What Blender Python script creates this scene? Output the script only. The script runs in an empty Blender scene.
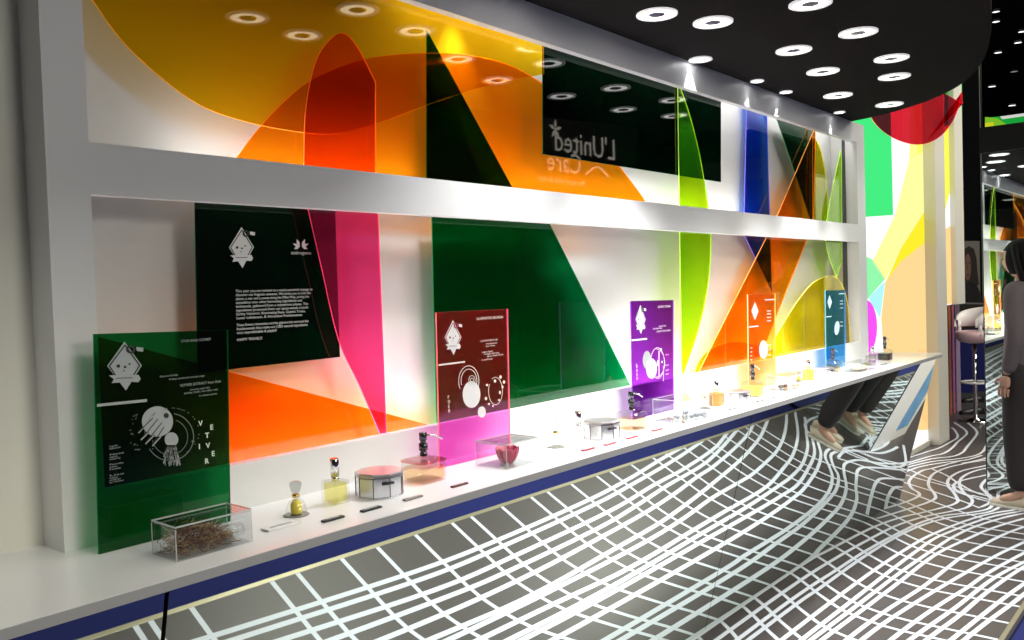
import bpy, math, random
from mathutils import Vector, Matrix
import numpy as np
random.seed(7)
SC = bpy.context.scene
COL = SC.collection

# ------------------------------------------------------------------ camera
H = 1.5
YAW, PITCH, ROLL, F, CX, CY = math.radians(40.4298), math.radians(1.6486), math.radians(-1.88337), 859.54, 512.0, 314.77
_f = np.array([math.cos(YAW)*math.cos(PITCH), math.sin(YAW)*math.cos(PITCH), -math.sin(PITCH)])
_r = np.cross(_f, [0, 0, 1.]); _r /= np.linalg.norm(_r); _d = np.cross(_f, _r)
_r2 = _r*math.cos(ROLL) - _d*math.sin(ROLL); _d2 = np.cross(_f, _r2)
RM = np.stack([_r2, _d2, _f])
cam = bpy.data.cameras.new('camera'); camo = bpy.data.objects.new('camera', cam); COL.objects.link(camo)
camo.matrix_world = Matrix(((_r2[0], -_d2[0], -_f[0], 0), (_r2[1], -_d2[1], -_f[1], 0), (_r2[2], -_d2[2], -_f[2], H), (0, 0, 0, 1)))
cam.sensor_width = 36; cam.lens = F/1024*36; cam.clip_start = .02
cam.shift_x = 0; cam.shift_y = (CY-320)/1024
SC.camera = camo

# ------------------------------------------------------------------ world, exposure, large lights
SC.view_settings.view_transform = 'Standard'; SC.view_settings.look = 'None'
SC.view_settings.gamma = 1; SC.view_settings.use_curve_mapping = False
SC.view_settings.exposure = 0.25
w = bpy.data.worlds.new('world'); SC.world = w; w.use_nodes = True
w.node_tree.nodes['Background'].inputs[0].default_value = (1, .98, .95, 1)
w.node_tree.nodes['Background'].inputs[1].default_value = .02
def lamp(name, kind, loc, rot, energy, color=(1, 1, 1), size=.05, size_y=None, spot=None, blend=.6):
    l = bpy.data.lights.new(name, kind); l.energy = energy; l.color = color
    if kind == 'AREA':
        l.size = size
        if size_y: l.shape = 'RECTANGLE'; l.size_y = size_y
    else: l.shadow_soft_size = size
    if spot: l.spot_size = math.radians(spot); l.spot_blend = blend
    o = bpy.data.objects.new(name, l); COL.objects.link(o); o.location = loc; o.rotation_euler = rot
    return o
# added fill lamps in the hall, none of them with a fitting
lamp('kiosk_fill_spot', 'SPOT', (7.3, 2.10, 4.3), (math.radians(-16), 0, 0), 620, (1, .97, .93), .08, spot=44, blend=.6)  # added lamp that brightens the white side of the kiosk
lamp('hall_fill_light', 'AREA', (2.2, -4.6, 3.1), (math.radians(84), 0, math.radians(-28)), 80, (1, .97, .86), 2.2, 1.0)  # added low fill aimed at the display to lift its dim left part
for i, (x, y, e) in enumerate(((1.2, -2.6, 90), (5.0, -2.2, 110), (9.0, -1.0, 140), (10.5, 1.2, 40))):
    lamp('hall_fill_light', 'AREA', (x, y, 4.35), (0, 0, 0), e, (1, .965, .84), 1.6)  # added area fills standing in for the hall's general light

# ------------------------------------------------------------------ pixel helpers (measure points on real planes)
C0 = np.array([0, 0, H])
def ray(q):
    return np.array([(q[0]-CX)/F, (q[1]-CY)/F, 1.]) @ RM
def onz(q, z=0.): d = ray(q); return C0 + d*((z-H)/d[2])
def ony(q, y): d = ray(q); return C0 + d*(y/d[1])
def onx(q, x): d = ray(q); return C0 + d*(x/d[0])
YS = 1.783; TILT = math.radians(14.3)
MN = np.array([0, -math.cos(TILT), -math.sin(TILT)])
def viamirror(q):
    d = ray(q); P = C0 + d*(((np.array([0, YS, 0])-C0) @ MN)/(d @ MN)); d2 = d - 2*(d @ MN)*MN
    return P + d2*(-P[2]/d2[2])

# ------------------------------------------------------------------ materials
MATS = {}
def nm(name):
    m = bpy.data.materials.new(name); m.use_nodes = True; m.node_tree.nodes.clear(); return m, m.node_tree
def out(t, sock):
    o = t.nodes.new('ShaderNodeOutputMaterial'); t.links.new(sock, o.inputs[0])
def pbr(name, col, rough=.5, metal=0., spec=.5, noise=0., nscale=20., bump=0., trans=0., ior=1.45, emis=None):
    if name in MATS: return MATS[name]
    m, t = nm(name); b = t.nodes.new('ShaderNodeBsdfPrincipled')
    b.inputs['Base Color'].default_value = (*col, 1); b.inputs['Roughness'].default_value = rough
    b.inputs['Metallic'].default_value = metal; b.inputs['Specular IOR Level'].default_value = spec
    b.inputs['Transmission Weight'].default_value = trans; b.inputs['IOR'].default_value = ior
    if noise or bump:
        tc = t.nodes.new('ShaderNodeTexCoord'); n = t.nodes.new('ShaderNodeTexNoise'); n.inputs['Scale'].default_value = nscale; n.inputs['Detail'].default_value = 6
        t.links.new(tc.outputs['Object'], n.inputs['Vector'])
        if noise:
            mx = t.nodes.new('ShaderNodeMix'); mx.data_type = 'RGBA'
            mx.inputs[6].default_value = (*[c*(1-noise) for c in col], 1); mx.inputs[7].default_value = (*[min(1, c*(1+noise)) for c in col], 1)
            t.links.new(n.outputs['Fac'], mx.inputs[0]); t.links.new(mx.outputs[2], b.inputs['Base Color'])
        if bump:
            bp = t.nodes.new('ShaderNodeBump'); bp.inputs['Strength'].default_value = bump; bp.inputs['Distance'].default_value = .003
            t.links.new(n.outputs['Fac'], bp.inputs['Height']); t.links.new(bp.outputs[0], b.inputs['Normal'])
    if emis:
        b.inputs['Emission Color'].default_value = (*emis[0], 1); b.inputs['Emission Strength'].default_value = emis[1]
    out(t, b.outputs[0]); MATS[name] = m; return m
def emit(name, col, s):
    if name in MATS: return MATS[name]
    m, t = nm(name); e = t.nodes.new('ShaderNodeEmission'); e.inputs[0].default_value = (*col, 1); e.inputs[1].default_value = s
    out(t, e.outputs[0]); MATS[name] = m; return m
def acrylic(name, col, fluor=None, fw=.12, rough=.02):
    """tinted see-through plastic sheet: colour is what two passes (front and back face) transmit"""
    if name in MATS: return MATS[name]
    m, t = nm(name); tr = t.nodes.new('ShaderNodeBsdfTransparent'); tr.inputs[0].default_value = (*[math.sqrt(c) for c in col], 1)
    g = t.nodes.new('ShaderNodeBsdfGlossy'); g.inputs['Roughness'].default_value = rough
    fr = t.nodes.new('ShaderNodeFresnel'); ge = t.nodes.new('ShaderNodeNewGeometry')
    io = t.nodes.new('ShaderNodeMapRange'); io.inputs[3].default_value = 1.49; io.inputs[4].default_value = 1/1.49
    t.links.new(ge.outputs['Backfacing'], io.inputs[0]); t.links.new(io.outputs[0], fr.inputs['IOR'])   # same air-to-plastic mirror share on both faces
    base = tr.outputs[0]
    if fluor:
        df = t.nodes.new('ShaderNodeBsdfDiffuse'); df.inputs[0].default_value = (*fluor, 1)
        mx0 = t.nodes.new('ShaderNodeMixShader'); mx0.inputs[0].default_value = fw
        t.links.new(base, mx0.inputs[1]); t.links.new(df.outputs[0], mx0.inputs[2]); base = mx0.outputs[0]
    mx = t.nodes.new('ShaderNodeMixShader'); t.links.new(fr.outputs[0], mx.inputs[0]); t.links.new(base, mx.inputs[1]); t.links.new(g.outputs[0], mx.inputs[2])
    out(t, mx.outputs[0]); MATS[name] = m; return m
def edgemat(name, col):
    if name in MATS: return MATS[name]
    m, t = nm(name); d = t.nodes.new('ShaderNodeBsdfDiffuse'); d.inputs[0].default_value = (*col, 1)
    tl = t.nodes.new('ShaderNodeBsdfTranslucent'); tl.inputs[0].default_value = (*col, 1)
    a = t.nodes.new('ShaderNodeAddShader'); t.links.new(d.outputs[0], a.inputs[0]); t.links.new(tl.outputs[0], a.inputs[1])
    out(t, a.outputs[0]); MATS[name] = m; return m

WHITE = pbr('white_lacquer', (.80, .80, .80), .35)
WALLW = pbr('white_wall_panel', (.68, .68, .66), .55, noise=.02, nscale=3)
TOPW = pbr('white_solid_surface', (.86, .86, .86), .12)
EDGEG = pbr('grey_edge_band', (.42, .42, .42), .45)
BLACK = pbr('black_paint', (.006, .006, .006), .6, spec=.2)
CEILB = pbr('black_ceiling_felt', (.007, .006, .0065), .95, spec=.12, noise=.25, nscale=40, bump=.3)
VINYL = pbr('dark_printed_vinyl', (.066, .058, .056), .34, noise=.06, nscale=6)
LINEW = pbr('white_print_line', (.60, .64, .70), .34)
MIRROR = pbr('tinted_mirror', (.80, .87, .84), .015, 1.0)
TRIM = pbr('aluminium_trim', (.36, .33, .22), .3, .5)
NAVY = pbr('navy_carpet', (.003, .007, .085), .95, noise=.2, nscale=200, bump=.2)
CHROME = pbr('chrome', (.82, .82, .84), .06, 1.0)
DARKM = pbr('dark_gloss', (.015, .012, .018), .12)
PRINT = pbr('white_print', (.82, .82, .82), .5)
CLEAR = acrylic('clear_acrylic', (.93, .95, .95))
CLEDGE = acrylic('clear_acrylic_edge', (.62, .66, .66))
GLASS = acrylic('clear_glass', (.90, .92, .90))

# ------------------------------------------------------------------ mesh building
class MB:
    def __init__(s): s.v = []; s.f = []; s.m = []; s.sm = []
    def add(s, vs, fs, mi=0, smooth=False):
        b = len(s.v); s.v += [tuple(map(float, v)) for v in vs]
        for f in fs: s.f.append([b+i for i in f]); s.m.append(mi); s.sm.append(smooth)
        return s
    def box(s, a, b, mi=0):
        (x0, y0, z0), (x1, y1, z1) = a, b
        vs = [(x0, y0, z0), (x1, y0, z0), (x1, y1, z0), (x0, y1, z0), (x0, y0, z1), (x1, y0, z1), (x1, y1, z1), (x0, y1, z1)]
        return s.add(vs, [(0, 3, 2, 1), (4, 5, 6, 7), (0, 1, 5, 4), (1, 2, 6, 5), (2, 3, 7, 6), (3, 0, 4, 7)], mi)
    def prism(s, poly, ext, mi=0, side=None):
        """poly: 3D points in a plane, ext: extrusion vector"""
        n = len(poly); P = [Vector(p) for p in poly]; E = Vector(ext)
        nrm = Vector((0, 0, 0))
        for i in range(n): nrm += P[i].cross(P[(i+1) % n])
        if nrm.dot(E) > 0: P.reverse()
        side = mi if side is None else side
        b = len(s.v); s.v += [tuple(p) for p in P] + [tuple(p+E) for p in P]
        s.f.append([b+i for i in range(n)]); s.m.append(mi); s.sm.append(False)
        s.f.append([b+n+i for i in reversed(range(n))]); s.m.append(mi); s.sm.append(False)
        for i in range(n):
            j = (i+1) % n; s.f.append([b+j, b+i, b+n+i, b+n+j]); s.m.append(side); s.sm.append(False)
        return s
    def lathe(s, prof, c=(0, 0, 0), n=24, mi=0, smooth=True, caps=True, sq=None, rot=0.):
        b = len(s.v)
        for r, z in prof:
            for k in range(n):
                a = 2*math.pi*k/n + rot; rr = r
                if sq: ca, sa = abs(math.cos(a-rot)), abs(math.sin(a-rot)); rr = r*min(1.38, (ca**sq+sa**sq)**(-1/sq))
                s.v.append((c[0]+rr*math.cos(a), c[1]+rr*math.sin(a), c[2]+z))
        for i in range(len(prof)-1):
            for k in range(n):
                q = (k+1) % n; s.f.append([b+i*n+k, b+i*n+q, b+(i+1)*n+q, b+(i+1)*n+k]); s.m.append(mi); s.sm.append(smooth)
        if caps:
            s.f.append([b+k for k in reversed(range(n))]); s.m.append(mi); s.sm.append(False)
            t = b+(len(prof)-1)*n; s.f.append([t+k for k in range(n)]); s.m.append(mi); s.sm.append(False)
        return s
    def tube(s, pts, r, n=8, mi=0):
        P = [Vector(p) for p in pts]; R = r if isinstance(r, (list, tuple)) else [r]*len(P); b = len(s.v); up = Vector((0.13, .31, .94))
        for i, p in enumerate(P):
            t = (P[min(i+1, len(P)-1)]-P[max(i-1, 0)]).normalized(); u = t.cross(up)
            if u.length < 1e-3: u = t.cross(Vector((1, 0, 0)))
            u.normalize(); v = t.cross(u)
            for k in range(n):
                a = 2*math.pi*k/n; s.v.append(tuple(p+u*(R[i]*math.cos(a))+v*(R[i]*math.sin(a))))
        for i in range(len(P)-1):
            for k in range(n):
                q = (k+1) % n; s.f.append([b+i*n+k, b+i*n+q, b+(i+1)*n+q, b+(i+1)*n+k]); s.m.append(mi); s.sm.append(True)
        s.f.append([b+k for k in reversed(range(n))]); s.m.append(mi); s.sm.append(False)
        t = b+(len(P)-1)*n; s.f.append([t+k for k in range(n)]); s.m.append(mi); s.sm.append(False)
        return s
    def ell(s, c, r, nu=20, nv=12, mi=0):
        b = len(s.v)
        for i in range(nv+1):
            ph = math.pi*i/nv
            for k in range(nu):
                a = 2*math.pi*k/nu; s.v.append((c[0]+r[0]*math.sin(ph)*math.cos(a), c[1]+r[1]*math.sin(ph)*math.sin(a), c[2]+r[2]*math.cos(ph)))
        for i in range(nv):
            for k in range(nu):
                q = (k+1) % nu; s.f.append([b+i*nu+k, b+(i+1)*nu+k, b+(i+1)*nu+q, b+i*nu+q]); s.m.append(mi); s.sm.append(True)
        return s
    def build(s, name, mats, parent=None, bevel=0., origin=None):
        me = bpy.data.meshes.new(name)
        O = Vector(origin) if origin is not None else (parent_loc(parent) if parent else Vector((0, 0, 0)))
        me.from_pydata([tuple(Vector(v)-O) for v in s.v], [], s.f)
        if not isinstance(mats, (list, tuple)): mats = [mats]
        for m in mats: me.materials.append(m)
        me.polygons.foreach_set('material_index', s.m); me.polygons.foreach_set('use_smooth', s.sm); me.update()
        o = bpy.data.objects.new(name, me); COL.objects.link(o)
        if parent: o.parent = parent; o.location = O-parent_loc(parent)
        else: o.location = O
        if bevel:
            bv = o.modifiers.new('bevel', 'BEVEL'); bv.width = bevel; bv.segments = 2; bv.limit_method = 'ANGLE'
        return o
def parent_loc(p):
    v = Vector((0, 0, 0))
    while p: v += p.location; p = p.parent
    return v
def tag(o, label=None, cat=None, group=None, kind=None):
    if label: o['label'] = label
    if cat: o['category'] = cat
    if group: o['group'] = group
    if kind: o['kind'] = kind
    return o
def thing(name, loc, label, cat, group=None):
    o = bpy.data.objects.new(name, None); COL.objects.link(o); o.location = [float(c) for c in loc]; o.empty_display_size = .05
    return tag(o, label, cat, group)
def struct(o, label=None, cat=None): return tag(o, label, cat, kind='structure')
def spline(pts, n=6):
    P = [np.array(p, float) for p in pts]; P = [2*P[0]-P[1]]+P+[2*P[-1]-P[-2]]; o = []
    for i in range(1, len(P)-2):
        a, b, c, d = P[i-1:i+3]
        for k in range(n):
            t = k/n; o.append(.5*(2*b+(c-a)*t+(2*a-5*b+4*c-d)*t*t+(3*b-a-3*c+d)*t**3))
    o.append(P[-2]); return o
TXT = {}
def text(name, body, size, M, mat, parent, align='LEFT', spacing=1., bold=0.):
    cu = bpy.data.curves.new(name, 'FONT'); cu.body = body; cu.size = size; cu.align_x = align; cu.space_line = spacing; cu.offset = bold
    cu.resolution_u = 2
    ob = bpy.data.objects.new('tmp', cu); COL.objects.link(ob)
    me = bpy.data.meshes.new_from_object(ob.evaluated_get(bpy.context.evaluated_depsgraph_get()))
    bpy.data.objects.remove(ob); me.name = name; me.materials.clear(); me.materials.append(mat)
    pl = parent_loc(parent)
    me.transform(Matrix.Translation(-pl) @ M)
    o = bpy.data.objects.new(name, me); COL.objects.link(o); o.parent = parent
    return o
def wallM(p, shear=0.): # text standing on a plane that faces -Y
    return Matrix(((1, 0, 0, p[0]), (0, 0, -1, p[1]), (0, 1, 0, p[2]), (0, 0, 0, 1)))

# ================================================================== SETTING
# platform floor: dark printed vinyl with the warped white grid (one mesh; lines are part of the print)
fl = MB()
YT = .777
fl.box((-1.6, YT, -.03), (12.5, 2.6, 0), 0)
def strip(pts, wd=.0125, z=.0006):
    P = [np.array(p[:2], float) for p in pts]; n = len(P); L = []; R_ = []
    for i in range(n):
        t = P[min(i+1, n-1)]-P[max(i-1, 0)]; t /= (np.linalg.norm(t)+1e-9); nn = np.array([-t[1], t[0]])
        L.append(P[i]+nn*wd); R_.append(P[i]-nn*wd)
    fl.add([(a[0], max(a[1], YT+.0005), z) for a in L]+[(a[0], max(a[1], YT+.0005), z) for a in R_],
           [(i, n+i, n+i+1, i+1) for i in range(n-1)], 1)
GX = [(.6, 0), (1.10, 0), (1.19, .01), (1.26, .03), (1.34, .06), (1.41, .10), (1.47, .15), (1.57, .24), (1.69, .36), (1.78, .44), (1.85, .49)]
def bline(X, y0=YT, y1=1.80):
    ys = np.linspace(y0, y1, 26); return [(X+np.interp(y, [g[0] for g in GX], [g[1] for g in GX]), y) for y in ys]
BX = [-.9, -.7, -.56, -.35, -.13, 0, .21, .43, .56, .77, .90, 1.05, 1.25, 1.30, 1.44, 1.75, 1.86, 2.065, 2.245, 2.455, 2.675, 2.80, 3.01, 3.23, 3.36, 3.56, 3.79, 3.92, 4.135, 4.37, 4.52, 4.74, 4.93, 5.06, 5.27, 5.49, 5.62]
for i, X in enumerate(BX): strip(bline(X), .0095, .0003)
AL = [
 [(-1.5, .80), (.6, .87), (1.5, .92), (2.3, .955), (2.8, .95), (3.55, .91), (4, .865), (4.4, .81), (4.78, .765)],
 [(-1.5, .84), (.6, .91), (1.5, .96), (2.3, 1.0), (2.8, .99), (3.55, .95), (4, .905), (4.55, .84), (5, .77)],
 [(-1.5, .90), (.6, .97), (1.5, 1.02), (2.3, 1.07), (2.8, 1.06), (3.6, 1.02), (4.1, .965), (4.5, .93), (5, .86), (5.35, .77)],
 [(-1.5, .96), (.6, 1.04), (1.5, 1.09), (2.3, 1.12), (2.7, 1.12), (3.4, 1.09), (3.8, 1.05), (4.2, 1.0), (4.7, .95), (5.1, .87), (5.5, .77)],
 [(-1.5, 1.03), (.6, 1.12), (1.94, 1.18), (2.7, 1.18), (3.4, 1.14), (3.8, 1.11), (4.16, 1.07), (4.5, 1.02), (4.76, .99), (5.16, .92), (5.53, .84), (5.75, .77)],
 [(-1.5, 1.12), (.6, 1.21), (2.1, 1.26), (2.7, 1.27), (3.38, 1.23), (3.82, 1.20), (4.23, 1.15), (4.57, 1.10), (4.95, 1.04), (5.27, .98), (5.64, .89), (6.0, .77)],
 [(-1.5, 1.2), (.6, 1.26), (2.1, 1.293), (3.0, 1.285), (3.6, 1.265), (4.0, 1.235), (4.4, 1.19), (4.8, 1.165), (5, 1.15), (5.33, 1.10), (5.59, 1.05), (5.86, .97), (6.12, .87), (6.34, .77)],
 [(-1.5, 1.3), (.6, 1.33), (2, 1.345), (2.74, 1.35), (3.3, 1.355), (4, 1.32), (4.4, 1.30), (4.78, 1.285), (5.05, 1.26), (5.37, 1.20), (5.61, 1.15), (5.87, 1.07), (6.14, .96), (6.5, .77)],
 [(-1.5, 1.38), (2, 1.40), (3, 1.40), (4, 1.36), (4.6, 1.335), (5.11, 1.30), (5.33, 1.28), (5.62, 1.23), (5.94, 1.13), (6.15, 1.03), (6.5, .86)],
 [(-1.5, 1.40), (2, 1.425), (3, 1.425), (4, 1.40), (4.6, 1.385), (4.99, 1.37), (5.28, 1.35), (5.65, 1.27), (5.93, 1.19), (6.17, 1.07), (6.4, .96)],
 [(-1.5, 1.47), (2, 1.485), (3, 1.485), (4, 1.47), (4.6, 1.45), (5.05, 1.42), (5.31, 1.39), (5.70, 1.31), (5.98, 1.22), (6.16, 1.12), (6.35, 1.03)],
 [(-1.5, 1.56), (2, 1.59), (3.7, 1.59), (4.1, 1.58), (4.65, 1.57), (5.14, 1.54), (5.48, 1.49), (5.71, 1.42), (5.84, 1.35), (5.97, 1.26), (6.08, 1.22), (6.21, 1.21), (6.31, 1.26), (6.36, 1.30), (6.43, 1.42)],
 [(-1.5, 1.6), (2, 1.62), (3.76, 1.63), (4.4, 1.61), (4.85, 1.59), (5.34, 1.54), (5.59, 1.50), (5.80, 1.43), (5.91, 1.35), (6.05, 1.27), (6.15, 1.25), (6.28, 1.27), (6.34, 1.35), (6.43, 1.47), (6.54, 1.55), (6.8, 1.59), (7.2, 1.45)],
 [(-1.5, 1.67), (2, 1.69), (3.9, 1.70), (4.6, 1.68), (5.22, 1.63), (5.48, 1.59), (5.72, 1.52), (5.93, 1.42), (6.07, 1.37), (6.2, 1.37), (6.32, 1.395), (6.45, 1.465), (6.60, 1.525), (6.80, 1.58), (7.03, 1.60), (7.26, 1.57), (7.45, 1.50)],
 [(-1.5, 1.75), (2, 1.77), (4.2, 1.785), (4.72, 1.76), (5.27, 1.71), (5.6, 1.64), (5.8, 1.56), (6.0, 1.49), (6.1, 1.46), (6.21, 1.455), (6.34, 1.495), (6.47, 1.545), (6.62, 1.61), (6.82, 1.66), (7.04, 1.67), (7.25, 1.64), (7.51, 1.54)],
 [(5.5, 1.75), (5.8, 1.67), (6.0, 1.62), (6.11, 1.60), (6.22, 1.595), (6.35, 1.635), (6.52, 1.71), (6.69, 1.76), (6.96, 1.80), (7.23, 1.78), (7.49, 1.70), (7.63, 1.64), (7.9, 1.50)],
 [(5.75, 1.79), (5.98, 1.73), (6.2, 1.70), (6.32, 1.73), (6.42, 1.80), (6.60, 1.87), (6.80, 1.90), (7.05, 1.90), (7.18, 1.86), (7.6, 1.75)],
 [(6.12, 1.30), (6.28, 1.28), (6.46, 1.31), (6.56, 1.36), (6.71, 1.42), (6.90, 1.44), (7.08, 1.44)],
 [(6.34, 1.25), (6.48, 1.27), (6.73, 1.31), (6.95, 1.32), (7.16, 1.27)],
 [(6.33, 1.21), (6.31, 1.09), (6.38, 1.03), (6.52, 1.0), (6.66, 1.0), (6.9, 1.06)],
 [(6.30, 1.20), (6.22, 1.06), (6.3, .95), (6.5, .9), (6.8, .9)],
 [(6.31, 1.22), (6.39, 1.29), (6.58, 1.36), (6.86, 1.38), (7.09, 1.36), (7.21, 1.30)],
 [(7.15, 2.1), (7.64, 2.0), (7.83, 1.94), (8.12, 1.94), (8.45, 1.97), (8.82, 1.99), (9.0, 2.02), (9.17, 2.08), (9.56, 2.26)],
 [(7.2, 2.06), (7.55, 1.96), (7.73, 1.85), (7.94, 1.82), (8.26, 1.85), (8.68, 1.89), (9.0, 1.93), (9.26, 2.01), (9.58, 2.14)],
 [(7.0, 2.06), (7.41, 1.94), (7.60, 1.82), (7.81, 1.72), (8.02, 1.69), (8.33, 1.72), (8.9, 1.80), (9.5, 1.95), (10, 2.1)],
 [(7.3, 2.16), (7.83, 2.07), (8.07, 2.03), (8.42, 2.02), (8.70, 2.03), (9.04, 2.13), (9.21, 2.20)],
 [(7.49, 1.72), (7.63, 1.66), (7.9, 1.60), (8.4, 1.62), (9, 1.72), (10, 1.9)],
 [(6.95, 1.99), (7.2, 1.95), (7.45, 1.84), (7.65, 1.72), (7.9, 1.66)],
]
for i, a in enumerate(AL): strip(spline(a, 6), .0108, .0006+.00005*i)
for a in ([(7.08, 2.02), (6.81, 1.78), (6.63, 1.55), (6.48, 1.36), (6.45, 1.28)], [(7.18, 1.87), (6.98, 1.71), (6.78, 1.59), (6.56, 1.44), (6.50, 1.33)],
          [(6.85, 1.97), (6.72, 1.78), (6.60, 1.60), (6.46, 1.47), (6.33, 1.35)], [(6.62, 1.95), (6.5, 1.78), (6.35, 1.58), (6.22, 1.42), (6.1, 1.30)],
          [(6.40, 1.92), (6.26, 1.75), (6.08, 1.54), (5.95, 1.38), (5.86, 1.25), (5.80, 1.1), (5.78, .95), (5.78, YT)],
          ):
    strip(spline(a, 5), .009, .0004)
o = struct(fl.build('floor', [VINYL, LINEW]))
# platform edge trim and the aisle carpet
o = struct(MB().box((-1.6, YT-.020, -.03), (12.5, YT, .001)).build('trim_1', TRIM, bevel=.002))
o = struct(MB().box((-4, -6, -.05), (22, YT-.020, -.03)).build('floor_aisle', NAVY))
o = struct(MB().box((12.5, YT-.020, -.05), (22, 6, -.03)).build('floor_far', NAVY))
# left wall panel beside the display
o = struct(MB().box((-1.6, 1.972, 0), (.735, 2.15, 2.60)).build('wall_left', pbr('cream_wall', (.84, .83, .74), .55)))
# black ceiling disc over the counter
rim = [(-1.6, .30), (.6, .38), (2.0, .50), (3.0, .61), (3.59, .70), (4.117, .808), (4.566, .94), (4.958, 1.115), (5.24, 1.333), (5.405, 1.54), (5.50, 1.72), (5.56, 1.95)]
rim = [tuple(p) for p in spline(rim, 5)]
o = struct(MB().prism([(p[0], p[1], 2.4883) for p in rim]+[(5.56, 2.15, 2.4883), (-1.6, 2.15, 2.4883)], (0, 0, .14)).build('ceiling', CEILB))
# hall roof and dark hall walls
o = struct(MB().box((-4, -6, 4.6), (22, 6, 4.7)).build('ceiling_hall', BLACK))
o = struct(MB().box((-4, -6.1, -.05), (22, -6, 4.6)).build('wall_behind', pbr('dark_hall_wall', (.05, .05, .055), .8)))
o = struct(MB().box((-4.1, -6, -.05), (-4, 6, 4.6)).build('wall_end', MATS['dark_hall_wall']))
o = struct(MB().box((22, -6, -.05), (22.1, 6, 4.6)).build('wall_far', MATS['dark_hall_wall']))

# ================================================================== DISPLAY FRAME
YF = 1.8665; FT = .030; YB = 2.03; ZT = .985
XL, XI, XRI, XR = .735, .823, 5.618, 5.765
ZR, ZBL, ZBU, ZTOP, ZC = 1.0981, 1.7328, 1.8441, 2.3659, 2.4883
fr = thing('display_unit', (XL, YF, ZT), 'long white two-tier display frame above the counter with tall openings for coloured panels', 'display frame')
MB().box((XL, YF, ZT), (XI, 2.0, ZC)).build('left_stile', WHITE, fr)
MB().box((XRI, YF, ZT), (XR, YB+.03, ZC)).build('right_stile', WHITE, fr)
MB().box((XI, YF, ZTOP), (XRI, YF+FT, ZC)).build('top_beam', WHITE, fr)
MB().box((XI, YF, ZBL), (XRI, YF+FT, ZBU)).build('middle_beam', WHITE, fr)
MB().box((XI, YF, ZT), (XRI, YF+FT, ZR)).build('bottom_rail', WHITE, fr)
MB().box((XI-.06, YB, ZT), (XRI, YB+.02, ZC)).build('back_panel', WALLW, fr)
# LED strips hidden behind the rails (lamps of the display, plus one added fill)
STR = thing('led_strip', (XI, YF+FT, ZBU), 'thin LED strip behind the middle beam of the display frame', 'light strip')
MB().box((1.0, YF+FT+.001, ZBU-.03), (5.5, YF+FT+.006, ZBU-.02)).build('strip_body', emit('led_glow', (1, .98, .94), 1.2), STR)
STR2 = thing('led_strip', (XI, YF+FT, ZR), 'thin LED strip behind the bottom rail of the display frame', 'light strip')
MB().box((1.0, YF+FT+.001, ZR-.07), (5.5, YF+FT+.006, ZR-.06)).build('strip_body', MATS['led_glow'], STR2)
lamp('led_and_fill_strip', 'AREA', (2.8, YF+FT+.02, ZBU-.02), (math.radians(180-28), 0, 0), 4.2, (1, .98, .95), 3.4, .02)
lamp('led_and_fill_strip', 'AREA', (3.8, YF+FT+.02, ZC-.02), (math.radians(25), 0, 0), 4, (1, .98, .95), 3.9, .02)  # added fill without a strip body, brightens the upper opening from above
lamp('led_and_fill_strip', 'AREA', (3.0, YF+FT+.02, ZR-.055), (math.radians(180-28), 0, 0), 10, (1, .98, .95), 3.6, .02)

lamp('display_spot', 'SPOT', (2.12, 1.955, 2.47), (math.radians(3), 0, 0), 8, (1, .98, .94), .03, spot=75, blend=.9)
# ------------------------------------------------------------------ coloured acrylic sheets behind the frame
def sheet(name, pts, y, col, ecol, label, cat='acrylic panel', t=.004, extra=None, **k):
    P = [ony(q, y) for q in pts]; P = [(min(p[0], XRI-.006), y, p[2]) for p in P]
    if extra: P = P+extra
    mb = MB().prism(P, (0, t, 0), 0, 1)
    o = mb.build(name, [acrylic(name+'_tint_%d' % int(y*10000), col, **k), edgemat('edge_%s_%s' % (name, label[:24]), ecol)], origin=P[0])
    return tag(o, label, cat, 'coloured acrylic sheets in the display frame')
def circ(c, r, n=64, a0=0, a1=360, y=None):
    return [(c[0]+r*math.cos(math.radians(a0+(a1-a0)*k/n)), y, c[1]+r*math.sin(math.radians(a0+(a1-a0)*k/n))) for k in range(n+1)]
def wsheet(name, P, y, col, ecol, label, t=.004, **k):
    mb = MB().prism(P, (0, t, 0), 0, 1)
    o = mb.build(name, [acrylic(name+'_tint_%d' % int(y*10000), col, **k), edgemat('edge_%s_%s' % (name, label[:24]), ecol)], origin=P[0])
    return tag(o, label, 'acrylic panel', 'coloured acrylic sheets in the display frame')
def fitcircle(px, y):
    P = [ony(q, y) for q in px]; A = np.array([[2*p[0], 2*p[2], 1] for p in P]); b = np.array([p[0]**2+p[2]**2 for p in P])
    s = np.linalg.lstsq(A, b, rcond=None)[0]; return (s[0], s[1]), math.sqrt(s[2]+s[0]**2+s[1]**2)
ZH = 2.47
def clip_circle(c, r, y, zmin=-9, zmax=9, xmin=-9, xmax=9, n=96):
    P = []
    for p in circ(c, r, n, 0, 360, y)[:-1]:
        q = (min(max(p[0], xmin), xmax), y, min(max(p[2], zmin), zmax))
        if not P or abs(q[0]-P[-1][0])+abs(q[2]-P[-1][2]) > 1e-4: P.append(q)
    return P
ORA = (1.0, .33, .004); ORE = (1.0, .35, .06)
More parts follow.
